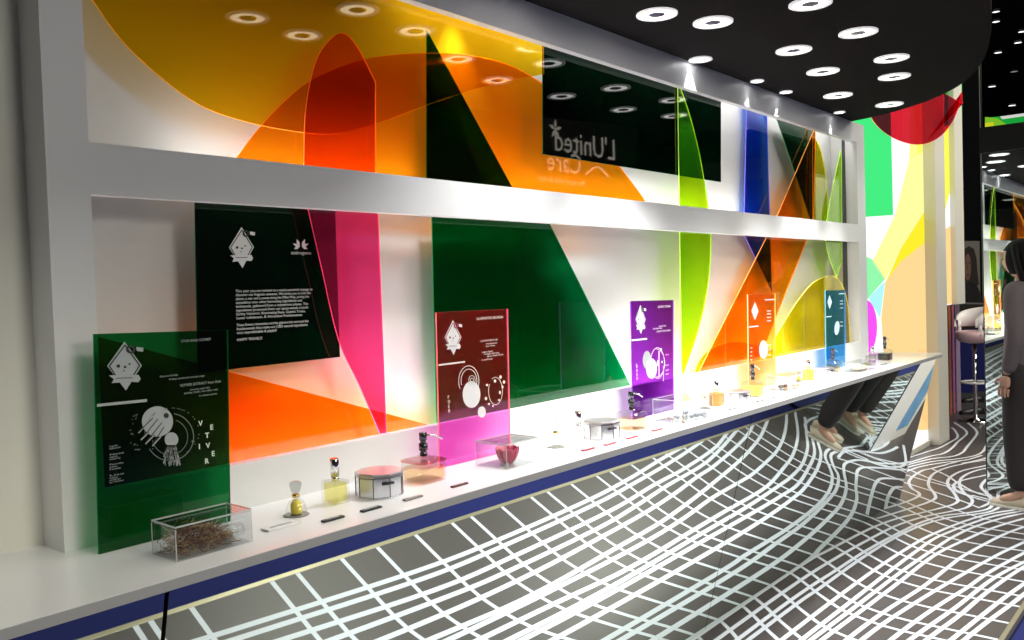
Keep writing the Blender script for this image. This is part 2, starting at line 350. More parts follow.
# upper opening
y = 1.912
ar = spline([(82, -25), (93, 0), (130, 49), (190, 99), (240, 120), (300, 132), (340, 133), (385, 121), (430, 104), (490, 85), (544, 74)], 6)
sheet('amber_sheet', ar+[(543, 10), (400, -40), (82, -110)], y, (.95, .62, .010), (1, .42, .05), 'large amber yellow sheet with a rounded lower edge filling the upper left of the frame')
y = 1.922
arc = spline([(232, 164), (262, 125), (300, 88), (335, 69), (375, 57), (430, 53), (480, 57), (520, 70), (560, 97), (600, 141), (643, 197)], 6)
sheet('orange_dome', arc+[(646, 203), (232, 166)], y, ORA, ORE, 'wide translucent orange dome in the upper opening of the frame', extra=None)
y = 1.902
dome = spline([(304, 168), (306, 110), (315, 65), (328, 42), (343, 33), (358, 47), (376, 82)], 6)
sheet('orange_arch', dome+[(376, 176), (304, 170)], y, (1, .20, .02), (1, .3, .06), 'narrow red-orange arch with one straight side in front of the orange dome')
y = 1.975
sheet('green_triangle', [(427, 30), (427, 184), (516, 194)], y, (.0, .05, .022), (.0, .15, .06), 'slim dark green triangle standing behind the orange dome')
y = 1.914
sheet('green_rectangle', [(543, 38), (721, 92), (721, 182), (543, 154)], y, (.0, .008, .003), (.0, .08, .03), 'big dark green rectangle at the middle of the upper opening')
y = 1.905
arc = spline([(680, 85), (690, 115), (699, 150), (706, 190), (711, 232), (709, 280), (700, 325), (684, 374)], 6)
sheet('lime_panel', [(678, 85)]+arc+[(682, 374)], y, (.55, .86, .004), (.75, 1, .2), 'lime green leaf-shaped blade running through both openings beside the large green rectangle', fluor=(.10, .85, .03), fw=.10)
y = 1.99
sheet('blue_strip', [(747, 104), (767, 111), (772, 292), (744, 234)], y, (.03, .14, .62), (.35, .2, .9), 'blue vertical strip with a slanted lower end')
y = 1.955
sheet('green_wedge', [(775, 113), (816, 128), (813, 226)], y, (.012, .06, .03), (.05, .2, .08), 'dark green wedge behind the orange kite near the right end of the frame')
y = 1.93
sheet('orange_kite', [(816, 126), (776, 219), (695, 380), (758, 364), (807, 240), (814, 219)], y, (1, .33, .003), (1, .42, .1), 'tall bright orange kite shape crossing both openings near the right end')
y = 1.945
sheet('olive_panel', spline([(813, 135), (821, 150), (827, 185), (828, 224)], 5)+[(813, 224)], y, (.62, .55, .01), (.8, .7, .1), 'olive yellow blade behind the orange kite in the upper opening')
y = 1.925
sheet('leaf_panel', spline([(841, 150), (835, 178), (829, 208), (826, 235), (829, 256), (837, 277)], 5)+[(842, 262), (842, 160)], y, (.45, .80, .01), (.6, .9, .15), 'small lime leaf beside the black strip at the right end of the frame', fluor=(.4, .85, .02), fw=.10)
y = 1.915
sheet('black_strip', [(842, 120), (847.5, 122), (849.5, 352), (844.5, 352)], 1.937, (.008, .014, .012), (.03, .05, .04), 'blackish green strip at the far right end of both openings')
# lower opening
y = 1.945
sheet('green_text_panel', [(195, 196), (335, 203), (340, 357), (198, 373)], y, (.0, .022, .008), (.0, .10, .04), 'dark green panel printed with white paragraphs in the left of the lower opening')
GTP = bpy.context.scene.objects['green_text_panel']
y = 1.908
sheet('pink_panel', [(306, 200), (378, 204), (387, 445), (385, 445)]+spline([(382, 438), (360, 386), (339, 340), (322, 268), (308, 207)], 4), y, (1, .08, .32), (1, .10, .25), 'hot pink tapering blade right of the green text panel', fluor=(1, .04, .20), fw=.12)
y = 1.965
sheet('orange_triangle', [(96, 336), (437, 427), (437, 432), (90, 505)], y, (1, .25, .002), (1, .5, .1), 'long orange triangle lying low behind the green text panel')
y = 1.965
sheet('green_trapezoid', [(432, 212), (546, 216), (634, 392), (437, 434)], y, (.0, .15, .04), (.03, .28, .1), 'large dark green trapezoid in the middle of the lower opening')
y = 1.917
c, r = fitcircle([(790, 313), (800, 298), (812, 284), (833, 276), (846, 292), (851, 325)], y)
dm = spline([(775, 338), (788, 316), (800, 298), (812, 284), (824, 277), (834, 276), (842, 284), (848, 304), (851, 340)], 6)
sheet('yellow_dome', dm+[(851, 352), (772, 372)], y, (1, .84, .004), (1, .85, .2), 'bright yellow dome at the right end of the lower opening')
y = 1.975
dm = spline([(693, 385), (697, 366), (706, 353), (720, 345), (735, 342), (752, 344), (775, 350)], 6)
sheet('amber_dome', dm+[(776, 372)], y, (1, .55, .01), (1, .75, .2), 'low amber dome behind the foot of the orange kite')

# ================================================================== COUNTER
YC = 1.5193; ZB = .9639
ct = thing('display_counter', (-1.6, YC, 0), 'long white counter with a leaning mirrored front running under the display frame', 'counter')
MB().prism([(-1.6, YC, ZB), (6.15, YC, ZB), (6.24, 1.56, ZB), (6.16, 2.0, ZB), (-1.6, 2.0, ZB)], (0, 0, ZT-ZB), 0).build('countertop', [TOPW], ct)
MB().box((-1.6, YC-.0012, ZB), (6.15, YC, ZT-.0015)).build('edge_band', EDGEG, ct)
def yz(z): return YS-math.tan(TILT)*z
for x0, x1 in ((-1.6, .780), (.789, 3.3065), (3.3105, 6.074)):
    MB().prism([(x0, yz(0), 0.0), (x1, yz(0), 0), (x1, yz(ZB-.004), ZB-.004), (x0, yz(ZB-.004), ZB-.004)], (0, .006, 0)).build('mirror_panel', MIRROR, ct)
MB().prism([(-1.6, YS+.012, 0), (-1.6, yz(.95)+.012, .95), (-1.6, 1.98, .95), (-1.6, 1.98, 0)], (7.66, 0, 0)).build('carcass', BLACK, ct)

# ================================================================== PRINTED SIGNS
def flat(name, polys, y, mat, parent, mats=None):
    """thin printed shapes on a sheet facing the aisle; polys are pixel outlines (list) on the plane y"""
    mb = MB()
    for pl in polys:
        P = [ony(q, y) for q in pl]; P = [(p[0], y, p[2]) for p in P]
        n = Vector((0, 0, 0))
        for i in range(len(P)): n += Vector(P[i]).cross(Vector(P[(i+1) % len(P)]))
        if n.y > 0: P.reverse()
        mb.add(P, [tuple(range(len(P)))])
    return mb.build(name, mat, parent)
def ring(c, rx, ry, w, n=40, a0=0, a1=360):
    o = [(c[0]+rx*math.cos(math.radians(a0+(a1-a0)*k/n)), c[1]+ry*math.sin(math.radians(a0+(a1-a0)*k/n))) for k in range(n+1)]
    i = [(c[0]+(rx-w)*math.cos(math.radians(a0+(a1-a0)*k/n)), c[1]+(ry-w)*math.sin(math.radians(a0+(a1-a0)*k/n))) for k in range(n+1)]
    return [[o[k], o[k+1], i[k+1], i[k]] for k in range(n)]
def disc(c, rx, ry, n=28, rot=0.):
    cr, sr = math.cos(rot), math.sin(rot)
    return [(c[0]+rx*math.cos(2*math.pi*k/n)*cr-ry*math.sin(2*math.pi*k/n)*sr, c[1]+rx*math.cos(2*math.pi*k/n)*sr+ry*math.sin(2*math.pi*k/n)*cr) for k in range(n)]
def line(a, b, w):
    a, b = np.array(a, float), np.array(b, float); t = (b-a)/np.linalg.norm(b-a); n = np.array([-t[1], t[0]])*w/2
    return [tuple(a+n), tuple(b+n), tuple(b-n), tuple(a-n)]
GREYP = pbr('grey_print', (.42, .45, .45), .6)
def px_text(name, body, q, y, hpx, parent, mat=PRINT, align='LEFT', spacing=1.0, width=None, bold=0.):
    p = ony(q, y); p2 = ony((q[0], q[1]-hpx), y); size = (p2[2]-p[2])/.70
    o = text(name, body, size, Matrix.Identity(4), mat, parent, align, spacing, bold)
    me = o.data; pl = parent_loc(parent); me.transform(Matrix.Translation(pl))
    if width:
        xs = [v.co.x for v in me.vertices]; w0 = max(xs)-min(xs)
        w1 = abs(ony((q[0]+width, q[1]), y)[0]-p[0]); me.transform(Matrix.Scale(w1/max(w0, 1e-6), 4, (1, 0, 0)))
    me.transform(Matrix.Translation(-pl) @ wallM((p[0], y, p[2]))); return o
def emblem(T, y, parent, mat, dark, full=True):
    """diamond badge with a ribbon; T maps unit coordinates to pixels"""
    mp = lambda l: [T(*p) for p in l]
    parent = flat('emblem', [mp([(0, -1), (.62, -.02), (.05, 1), (-.62, 0)])], y, mat, parent)
    flat('emblem_outline', [mp(q) for q in (line((.02, -.86), (.54, -.02), .05), line((.54, -.02), (.30, .42), .05), line((.02, -.86), (-.54, 0), .05), line((-.54, 0), (-.3, .42), .05))], y-.0004, dark, parent)
    flat('ribbon', [mp([(-.56, .38), (.5, .36), (.58, .52), (.5, .66), (.22, .64), (-.26, .68), (-.46, .70), (-.38, .54)])], y-.0006, mat, parent)
    flat('emblem_dots', [mp(disc(c, r_, r_, 10)) for c, r_ in (((-.22, .0), .07), ((.18, -.08), .04), ((.02, .04), .05), ((-.02, .2), .03))]+[mp(line((-.3, .5), (.3, .48), .03))], y-.0008, dark, parent)
    flat('pompom', [mp(q) for q in ring((.22, -.68), .17, .17, .08, 16)], y-.0009, dark, parent)
    flat('tassel', [mp([(.42, -.78), (.68, -.74), (.66, -.58), (.44, -.62)])], y-.0007, mat, parent)
def board(name, px, yb, col, ecol, label, t=.005, **k):
    P = [ony(q, yb) for q in px]; P = [(p[0], yb, p[2]) for p in P]
    zb = ZT+.0005; P = [(P[0][0], yb, P[0][2]), (P[1][0], yb, P[1][2]), (P[2][0], yb, zb), (P[3][0], yb, zb)]
    o = MB().prism(P, (0, t, 0), 0, 1).build(name, [acrylic('sign_tint_'+label[:22], col, **k), edgemat('sign_edge_'+label[:22], ecol)], origin=((P[2][0]+P[3][0])/2, yb, zb))
    return tag(o, label, 'sign', 'coloured acrylic scent signs on the counter')
DARKP = pbr('dark_print', (.02, .03, .028), .6)
# 1 green sign
yb = 1.792
b1 = board('scent_sign', [(94, 334), (228, 330), (231, 530), (99, 553)], yb, (.006, .20, .04), (.008, .14, .045), 'green acrylic sign with round comet drawing and letters VETIVER, nearest on the counter')
yp = yb-.0012
emblem(lambda u, v: (124.5+28*u, 366+24.5*v), yp, b1, GREYP, DARKP)
flat('rule', [[(97, 404), (147, 399), (147, 401.8), (97, 406.8)]], yp, GREYP, b1)
flat('comet', [disc((157.5, 421.5), 15.6, 15.2, 36)], yp, GREYP, b1)
flat('comet_detail', [line((138.5, 432), (153, 418), .9), line((143, 437), (158, 419), .9), line((147, 441), (162, 422.5), .9), line((152, 445), (164, 427), .9), disc((166.3, 415.5), 2.6, 2.6, 14)], yp-.0006, DARKP, b1)
flat('comet_tail', [line((138.5, 433), (144, 427), 1.2), line((141, 440), (149, 432), 1.2), line((145.5, 444), (155, 434.5), 1.2), line((152.5, 446), (161, 436.5), 1.2)], yp, GREYP, b1)
flat('seed_head', [disc((171.5, 439.5), 6.8, 7.2, 28)], yp, GREYP, b1)
rt = []
for i in range(34):
    x = 164+random.random()*17; pts = [(168+random.random()*7, 445)]; yy = 445; xx = pts[0][0]; dr = (xx-171.5)*.22
    for k in range(5): yy += 3.4+random.random()*1.2; xx += dr+random.uniform(-1.3, 1.3); pts.append((xx, yy))
    L = random.randint(3, 6); rt += [line(pts[k], pts[k+1], .55) for k in range(min(L, 5))]
flat('roots_drawing', rt, yp, GREYP, b1)
flat('orbit_rings', ring((170, 437), 24, 24, .7, 40, -80, 150)+ring((170, 437), 18, 18, .5, 40, -70, 170)+[disc((193, 441.5), 1.4, 1.4, 10)]
     + [disc((172+27*math.cos(a), 432+24*math.sin(a)), .55, .55, 6) for a in [random.uniform(0, 6.28) for _ in range(36)]]
     + [disc((139+7*math.cos(a)+random.uniform(-3, 3), 432+18*math.sin(a)), .5, .5, 6) for a in [random.uniform(1.6, 4.7) for _ in range(26)]], yp, pbr('dim_print', (.2, .22, .22), .6), b1)
for ch, q in zip('VETIVER', ((200.4, 426), (211.8, 429.8), (207, 438), (200.4, 449), (207.8, 448.2), (213.3, 456.3), (206.6, 463.8))):
    px_text('letter', ch, (q[0]-1.7, q[1]), yp, 5.0, b1, PRINT, bold=.0004)
px_text('heading', 'STAR AND COMET', (181, 342.5), yp, 2.6, b1, GREYP, width=30)
px_text('printed_text', 'Botanical family:', (160, 377.4), yp, 1.8, b1, GREYP, width=18)
px_text('printed_text', 'A deep earthy and woody origin', (169, 380.2), yp, 1.9, b1, GREYP, width=36)
px_text('printed_text', 'VETIVER EXTRACT from Haiti', (180, 387), yp, 2.7, b1, GREYP, width=41)
px_text('printed_text', 'smoky and dry', (190, 390.6), yp, 1.9, b1, GREYP, width=20)
px_text('printed_text', 'earthy, fresh, like after rain', (184, 394.2), yp, 2.0, b1, GREYP, width=34)
px_text('printed_text', 'in many scents', (199, 396.6), yp, 1.9, b1, GREYP, width=18)
for i, (s, yy) in enumerate((('Origin: Haiti', 447.4), ('Distilled roots', 449.6), ('Note', 455.6), ('woody earthy', 458), ('smoky dry', 460.2), ('Family', 465.6), ('grasses', 468), ('roots', 470.4), ('Use', 476.6), ('fine fragrance', 479), ('and body care', 481.2), ('or home', 483.4))):
    px_text('printed_text', s, (109.5, yy), yp, 1.7, b1, GREYP, width=8+3*((i*7) % 3))
# 2 magenta sign
yb = 1.792
b2 = board('scent_sign', [(436.5, 312.5), (508, 309), (510.5, 450), (440, 468)], yb, (1, .32, .93), (1, .25, .25), 'magenta acrylic sign with white planet drawing, standing before the green trapezoid', fluor=(.95, .03, .02), fw=.065)
yp = yb-.0012
emblem(lambda u, v: (453+13.5*u, 337.5+17.5*v), yp, b2, PRINT, pbr('red_print', (.3, .03, .08), .6))
flat('rule', [[(438.5, 364.2), (465, 361), (465, 362.6), (438.5, 366)]], yp, PRINT, b2)
flat('planet', [disc((471.5, 394.5), 8.9, 13.4, 36)], yp, PRINT, b2); flat('moon', [disc((481.8, 412), 4, 5.6, 24)], yp, PRINT, b2)
for rg in (ring((468.8, 381), 10.4, 15.5, .6, 40, 150, 380), ring((469, 381), 8.2, 12.2, .6, 40, 160, 380), ring((472, 380), 3.4, 4.6, .5), ring((472, 380), 1.7, 2.3, .5), ring((495.5, 391), 7.2, 14, .5, 30, -120, 210)): flat('planet_ring', rg, yp, PRINT, b2)
for dd in ([disc(c, a, b_, 12) for c, a, b_ in (((486, 398.5), 1.3, 1.8), ((495, 381), 1.2, 1.6), ((500.5, 377), 1.2, 1.7), ((504, 382), 1.2, 1.7), ((502.5, 387), 1.0, 1.6), ((500, 392.5), 1.0, 1.8), ((487, 385), 1.1, 1.2), ((499, 400), .8, 1), ((489, 404), 1, 1.2), ((493, 406), .8, .9))]): flat('dot', [dd], yp, PRINT, b2)
px_text('heading', 'ILLUMINATING REUNION', (476.8, 320), yp, 2.6, b2, PRINT, width=26)
for s, q, wd in (('ILLUMINATING ROSE', (480.5, 342), 17), ('rosa damascena', (486, 344.6), 11), ('from Turkey', (486, 347), 9), ('a planet of petals', (482, 353), 11), ('honeyed and rosy', (484, 355), 15), ('spicy, fresh, floral', (487, 357), 16), ('in perfumes', (481.5, 360.8), 11)):
    px_text('printed_text', s, q, yp, 1.8, b2, PRINT, width=wd)
px_text('vertical_title', 'r\no\ns\ne', (447.5, 399), yp, 5.2, b2, PRINT, spacing=.62)
# 3 purple sign
b3 = board('scent_sign', [(631, 301), (673.5, 300), (674, 412), (633, 420)], yb, (.19, .018, .33), (.35, .1, .6), 'deep purple acrylic sign with white eclipse drawing', fluor=(.35, .01, .5), fw=.03)
emblem(lambda u, v: (640.5+8.2*u, 319.5+14.5*v), yp, b3, PRINT, DARKP)
flat('rule', [[(631.5, 339.6), (647, 338), (647, 339.6), (631.5, 341.2)]], yp, PRINT, b3)
flat('eclipse', [disc((651.5, 368.5), 5.4, 10.2, 28)], yp, PRINT, b3)
flat('eclipse_wing', [disc((647, 360), 4.2, 9.2, 24)], yp+.0003, GREYP, b3)
flat('orbit', ring((657.5, 363), 7.2, 15.5, .5)+ring((656, 363), 9.0, 14.2, .4, 40, -90, 90), yp, PRINT, b3)
for dd in [disc(c, a, b_, 10) for c, a, b_ in (((661, 349.5), 1, 1.4), ((658, 363), 1.2, 3), ((662, 362), .8, 1.1))]+[line((659, 351), (659, 377), .8), line((663.5, 366), (663.5, 381), .5)]: flat('drawn_mark', [dd], yp, PRINT, b3)
px_text('heading', 'COSMIC TONKA', (658, 308), yp, 2.2, b3, PRINT, width=12.5)
for s, q, wd in (('warm and sweet', (659, 327), 7), ('like almond cake', (653, 329.6), 9), ('COSMIC TONKA BEAN', (656.5, 332.6), 14), ('oro', (665.5, 355.5), 3), ('nut', (665.5, 366), 3), ('sun', (665.5, 371), 3), ('moon', (665.5, 375), 3)):
    px_text('printed_text', s, q, yp, 1.8, b3, PRINT, width=wd)
px_text('vertical_title', 'b\ne\na\nn', (636, 368), yp, 4.6, b3, PRINT, spacing=.62)
# 4 orange sign
b4 = board('scent_sign', [(748, 294.5), (775.5, 293.5), (776, 384), (749, 390)], yb, (1, .62, .22), (1, .62, .3), 'orange acrylic sign nearly lost against the orange kite', fluor=(1, .2, .02), fw=.07)
flat('emblem', [[(755, 302), (758.5, 311), (755, 320), (751.5, 311)]], yp, pbr('pale_print', (.85, .62, .62), .6), b4); flat('planet', [disc((763.5, 349.5), 4.3, 9.3, 24)], yp, MATS['pale_print'], b4)
for dd in ([[(749, 326.5), (758.5, 325.5), (758.5, 326.7), (749, 327.7)], [(765, 299.3), (774.5, 299), (774.5, 300), (765, 300.3)]]+[line((767, yy), (771, yy-.2), .7) for yy in (311, 314, 317.5, 321, 345, 350, 355)]+[line((750.6, yy), (752.2, yy-.2), .9) for yy in (348, 352, 356, 360)]): flat('rule', [dd], yp, MATS['pale_print'], b4)
# 5 blue sign
b5 = board('scent_sign', [(825.5, 290.5), (845, 290), (845.5, 366), (826.5, 370)], yb, (.05, .36, .85), (.15, .45, .8), 'pale blue acrylic sign at the far right of the counter', fluor=(.05, .3, .5), fw=.06)
flat('emblem', [[(829.5, 295), (832, 302), (829.7, 309), (827.5, 302)]], yp, pbr('ice_print', (.6, .8, .8), .6), b5); flat('planet', [disc((837, 328), 2.5, 7, 20, .1)], yp, MATS['ice_print'], b5)
for dd in ([[(826, 316.4), (831.5, 315.9), (831.5, 316.9), (826, 317.4)], [(839, 293.4), (844.5, 293.2), (844.5, 294), (839, 294.2)]]+[line((840, yy), (843, yy-.1), .6) for yy in (301, 304, 308, 322, 326)]): flat('rule', [dd], yp, MATS['ice_print'], b5)
# text on the big green panel in the frame
yp = 1.945-.0012
emblem(lambda u, v: (241.5+20*u, 247.5+20.5*v), yp, GTP, PRINT, DARKP)
pet = []
for a, l_ in ((-100, 1), (-63, 1.06), (-25, .95), (-150+70, 0)):
    if l_ == 0: continue
    for s in (-1, 1):
        a2 = math.radians(a+13) if s > 0 else math.radians(180-a-13)
        c_ = (300.6+s*.6, 248); d_ = (math.cos(math.radians(a+100-70))*1, 0)
for s in (-1, 1):
    for a, l_ in ((68, 8.2), (24, 7.4), (-22, 6.2)):
        th = math.radians(a); ux, uy = s*math.cos(th), -math.sin(th); b0 = (300.8+s*1.1, 246.6)
        pet.append([b0, (b0[0]+ux*l_*.5-uy*1.5, b0[1]+uy*l_*.5+ux*1.5), (b0[0]+ux*l_, b0[1]+uy*l_), (b0[0]+ux*l_*.5+uy*1.5, b0[1]+uy*l_*.5-ux*1.5)])
flat('lotus_logo', pet, yp, PRINT, GTP)
px_text('logo_name', 'azdrogeno', (291, 254.2), yp, 3.4, GTP, PRINT, width=20)
lines = ['This year you are invited to a multi-sensorial voyage to', 'discover our fragrant universe. We invite you to join the', 'planet, a star and a comet along the Milky Way, joining the', 'expedition into other fascinating ingredients and', 'botanicals, gathered from a mysterious planet. The', 'ingredients presented from our space travels include', 'Earthy Vetiverol, Illuminating Rose, Cosmic Tonka,', 'Lunar Labdanum, & Attractive Frankincense.', None, 'These flowers themselves and the galaxies that surround the', 'fundamentals that make our CBD natural ingredients', 'very unpredictable & playful!', None, 'HAPPY TRAVELS!']
wd = [77, 75, 73, 66, 72, 72, 69, 66, 0, 72, 71, 40, 0, 25]; yy = 292.4
for s, wdt in zip(lines, wd):
    if s: px_text('printed_text', s, (235.6+(yy-292)*.03, yy), yp, 2.7, GTP, PRINT, width=wdt)
    yy += 3.85 if s else 3.2

# ================================================================== PRODUCTS ON THE COUNTER
def cz(q): return onz(q, ZT)
def pxm(p):  # metres covered by one pixel at point p
    return float((np.array(p)-C0) @ _f)/F
YEL = acrylic('yellow_scent', (.95, .88, .30)); AMB = acrylic('amber_scent', (.97, .70, .36)); PALE = acrylic('pale_scent', (.93, .93, .86))
OAKL = pbr('brown_wood_scent', (.42, .22, .05), .35); PINKL = acrylic('rosy_scent', (.85, .62, .55)); GRNL = acrylic('pale_green_scent', (.55, .9, .5))
WARM = pbr('honey_scent', (.85, .55, .22), .3); YELS = pbr('yellow_oil', (.85, .70, .10), .25)
def stopper_bottle(q, hpx, liq, label, collar=True):
    p = cz(q); u = pxm(p); h = hpx*u; r = h*.32
    t = thing('perfume_bottle', (p[0], p[1], ZT), label, 'perfume bottle', 'perfume bottles with glass stoppers')
    MB().lathe([(r*.92, h*.027), (r, h*.05), (r*.98, h*.12), (r*.85, h*.28), (r*.62, h*.42), (r*.34, h*.50), (r*.30, h*.56)], tuple(t.location), 28, 0).build('bottle_body', GLASS, t)
    MB().lathe([(r*1.18, .0006), (r*1.2, h*.015), (r*1.15, h*.025)], tuple(t.location), 28).build('foot_disc', pbr('grey_foot', (.22, .22, .20), .3), t)
    MB().lathe([(r*.50, h*.05), (r*.52, h*.08), (r*.50, h*.34), (r*.22, h*.47)], tuple(t.location), 20).build('perfume_liquid', liq, t)
    MB().lathe([(r*.36, h*.54), (r*.36, h*.62), (r*.25, h*.63)], tuple(t.location), 20).build('collar', pbr('brass', (.75, .52, .16), .25, 1.0), t)
    MB().lathe([(r*.22, h*.62), (r*.40, h*.70), (r*.56, h*.90), (r*.50, h*.98), (r*.30, h*1.0)], tuple(t.location), 10, smooth=False).build('glass_stopper', CLEDGE, t)
    return t
def spray_bottle(q, hpx, liq, label, wr=.45, solid=False):
    p = cz(q); u = pxm(p); h = hpx*u; s = h*wr/2
    t = thing('spray_bottle', (p[0], p[1], ZT), label, 'spray bottle', 'square spray bottles')
    L = t.location
    MB().box((L.x-s, L.y-s, ZT+.0006), (L.x+s, L.y+s, ZT+h*.52)).build('bottle_body', liq if solid else GLASS, t, bevel=s*.15)
    if not solid: MB().box((L.x-s*.78, L.y-s*.78, ZT+h*.05), (L.x+s*.78, L.y+s*.78, ZT+h*.46)).build('perfume_liquid', liq, t)
    MB().lathe([(s*.42, h*.52), (s*.42, h*.60)], tuple(L), 20).build('collar', CHROME, t)
    MB().lathe([(s*.46, h*.60), (s*.46, h*.98), (s*.40, h*1.0)], tuple(L), 24).build('cap', CHROME, t)
    return t
def jar(q, wpx, hpx, label, n=9, inner=None):
    p = cz(q); u = pxm(p); r = wpx*u/2; h = hpx*u
    t = thing('faceted_jar', (p[0], p[1], ZT), label, 'jar', 'faceted mirrored jars')
    L = tuple(t.location)
    MB().lathe([(r*1.03, .0006), (r*1.03, h*.05), (r*.97, h*.06), (r*.97, h*.80)], L, n, smooth=False, rot=.25).build('jar_body', pbr('mirrored_jar', (.80, .81, .86), .22, .75), t)
    MB().lathe([(r*1.0, h*.84), (r*1.0, h*.95), (r*.96, h*1.0)], L, n, smooth=False, rot=.25).build('jar_lid', pbr('satin_lid', (.62, .58, .60), .28, .9), t)
    for k in range(n):
        a = 2*math.pi*k/n+.25; x, y_ = L[0]+r*.975*math.cos(a), L[1]+r*.975*math.sin(a)
        MB().tube([(x, y_, ZT+h*.05), (x, y_, ZT+h*.82)], r*.018, 6).build('facet_line', DARKM, t)
    a = -math.pi/2-.35; mb = MB(); c_ = (L[0]+r*.96*math.cos(a), L[1]+r*.96*math.sin(a), ZT+h*.62)
    tx, ty = -math.sin(a), math.cos(a); mb.tube([(c_[0]-tx*r*.25, c_[1]-ty*r*.25, c_[2]), (c_[0]+tx*r*.25, c_[1]+ty*r*.25, c_[2])], r*.055, 8)
    mb.build('latch', DARKM, t)
    return t
def pump_bottle(q, wpx, hpx, liq, label, pink=False):
    k_ = .72
    p = cz(q); u = pxm(p); s = wpx*u/2*.80; h = hpx*u
    t = thing('pump_bottle', (p[0], p[1], ZT), label, 'pump bottle', 'low square pump bottles')
    L = tuple(t.location)
    MB().lathe([(s*1.1, .0006), (s*1.16, h*.04), (s*1.16, h*.40), (s*1.05, h*.46), (s*.35, h*.50), (s*.28, h*.53)], L, 32, sq=6, smooth=False).build('bottle_body', GLASS, t)
    MB().lathe([(s*1.0, h*.04), (s*1.05, h*.07), (s*1.05, h*.30)], L, 32, sq=6, smooth=False).build('perfume_liquid', liq, t)
    pu = MB().lathe([(s*k_*.28, h*.50), (s*k_*.36, h*.53), (s*k_*.36, h*.57), (s*k_*.30, h*.58), (s*k_*.30, h*.62), (s*k_*.42, h*.63), (s*k_*.42, h*.77), (s*k_*.27, h*.78), (s*k_*.27, h*.83), (s*k_*.36, h*.84), (s*k_*.36, h*.99), (s*k_*.30, h*1.0)], L, 20).build('pump_head', pbr('black_chrome', (.10, .10, .12), .12, .9), t)
    a = Vector((.85, -.2, 0)).normalized(); z0 = ZT+h*.93
    MB().tube([(L[0]+a.x*s*k, L[1]+a.y*s*k, z0-dz*h) for k, dz in ((.3, 0), (.7, .01), (1.1, .05), (1.45, .12))], s*.07, 8).build('spout', CHROME, pu)
    if pink: MB().lathe([(s*1.20, h*.40), (s*1.22, h*.42), (s*1.2, h*.44), (s*1.0, h*.455)], L, 32, sq=6, smooth=False).build('shoulder_trim', acrylic('rose_edge', (.9, .45, .42)), t)
    return t
def case(corners, hpx, label, t_=.003, lid=True):
    """clear plastic box from its front-left, back-left and front-right foot pixels"""
    fl_, bl, frr = [cz(q) for q in corners]; x0, x1 = fl_[0], frr[0]; y0, y1 = fl_[1], bl[1]; y0 = max(y0, YC+.012)
    h = hpx*pxm(fl_)
    t = thing('clear_case', ((x0+x1)/2, (y0+y1)/2, ZT), label, 'display case', 'clear plastic cases on the counter')
    z0 = ZT+.0006
    for a, b in (((x0, y0, z0), (x1, y0+t_, z0+h)), ((x0, y1-t_, z0), (x1, y1, z0+h)), ((x0, y0+t_, z0), (x0+t_, y1-t_, z0+h)), ((x1-t_, y0+t_, z0), (x1, y1-t_, z0+h))):
        MB().box(a, b).build('side_wall', CLEAR, t)
    MB().box((x0+t_, y0+t_, z0), (x1-t_, y1-t_, z0+t_)).build('base', CLEAR, t)
    if lid: MB().box((x0-.001, y0-.001, z0+h), (x1+.001, y1+.001, z0+h+.006)).build('lid', [CLEAR], t)
    e = MB(); ev = .0007
    for X in (x0, x1):
        for Y in (y0, y1): e.box((X-ev, Y-ev, z0), (X+ev, Y+ev, z0+h))
    for Y in (y0, y1): e.box((x0, Y-ev, z0+h-ev+.003), (x1, Y+ev, z0+h+ev+.005))
    for X in (x0, x1): e.box((X-ev, y0, z0+h-ev+.003), (X+ev, y1, z0+h+ev+.005))
    e.build('edges', acrylic('case_edge', (.75, .78, .78), fluor=(.95, .97, .97), fw=.55), t)
    return t, x0, x1, y0, y1, z0+t_, h
def card(q, wm, dm, mat, label, stripe=None):
    p = cz(q); t = thing('label_card', (p[0], p[1], ZT), label, 'label card', 'name cards along the counter edge')
    MB().box((p[0]-wm/2, p[1]-dm/2, ZT+.0006), (p[0]+wm/2, p[1]+dm/2, ZT+.005)).build('card', mat, t, bevel=.0008)
    MB().box((p[0]-wm*.32, p[1]-dm*.12, ZT+.005), (p[0]+wm*.32, p[1]+dm*.12, ZT+.0056)).build('printed_line', stripe or GREYP, t)
    return t
# group of five by the green sign
t, x0, x1, y0, y1, z0, h = case([(176.8, 562.9), (149.5, 555.3), (256.8, 543.2)], 33, 'long clear box of brown roots before the green sign')
roots = MB()
xc0, xc1, yc, = x0+.012, x0+(x1-x0)*.70, (y0+y1)/2
for i in range(430):
    u = random.random(); hh = h*1.15*(1-.8*abs(u-.5)); px_ = xc0+u*(xc1-xc0); py = random.uniform(y0+.012, y1-.012); pz = z0+.002+random.random()*hh*.7
    pts = []; dx, dy, dz = random.uniform(-1, 1), random.uniform(-1, 1), random.uniform(-.6, .6)
    for k in range(5):
        pts.append((min(max(px_, x0+.006), x1-.02), min(max(py, y0+.006), y1-.006), min(max(pz, z0+.002), z0+h*.9)))
        px_ += dx*.008+random.uniform(-.006, .006); py += dy*.006+random.uniform(-.006, .006); pz += dz*.005+random.uniform(-.006, .006)
    roots.tube(pts, random.uniform(.0005, .0011), 4, random.choice((0, 0, 1)))
o = roots.build('vetiver_roots', [pbr('root_brown', (.20, .095, .04), .8), pbr('root_pale', (.45, .30, .15), .8)], origin=(xc0, yc, z0))
tag(o, 'tangle of dry brown roots inside the long clear box', 'roots', kind='stuff')
vz = thing('glass_vial', (xc1+.03, yc, z0), 'small glass vial lying beside the roots in the long clear box', 'vial')
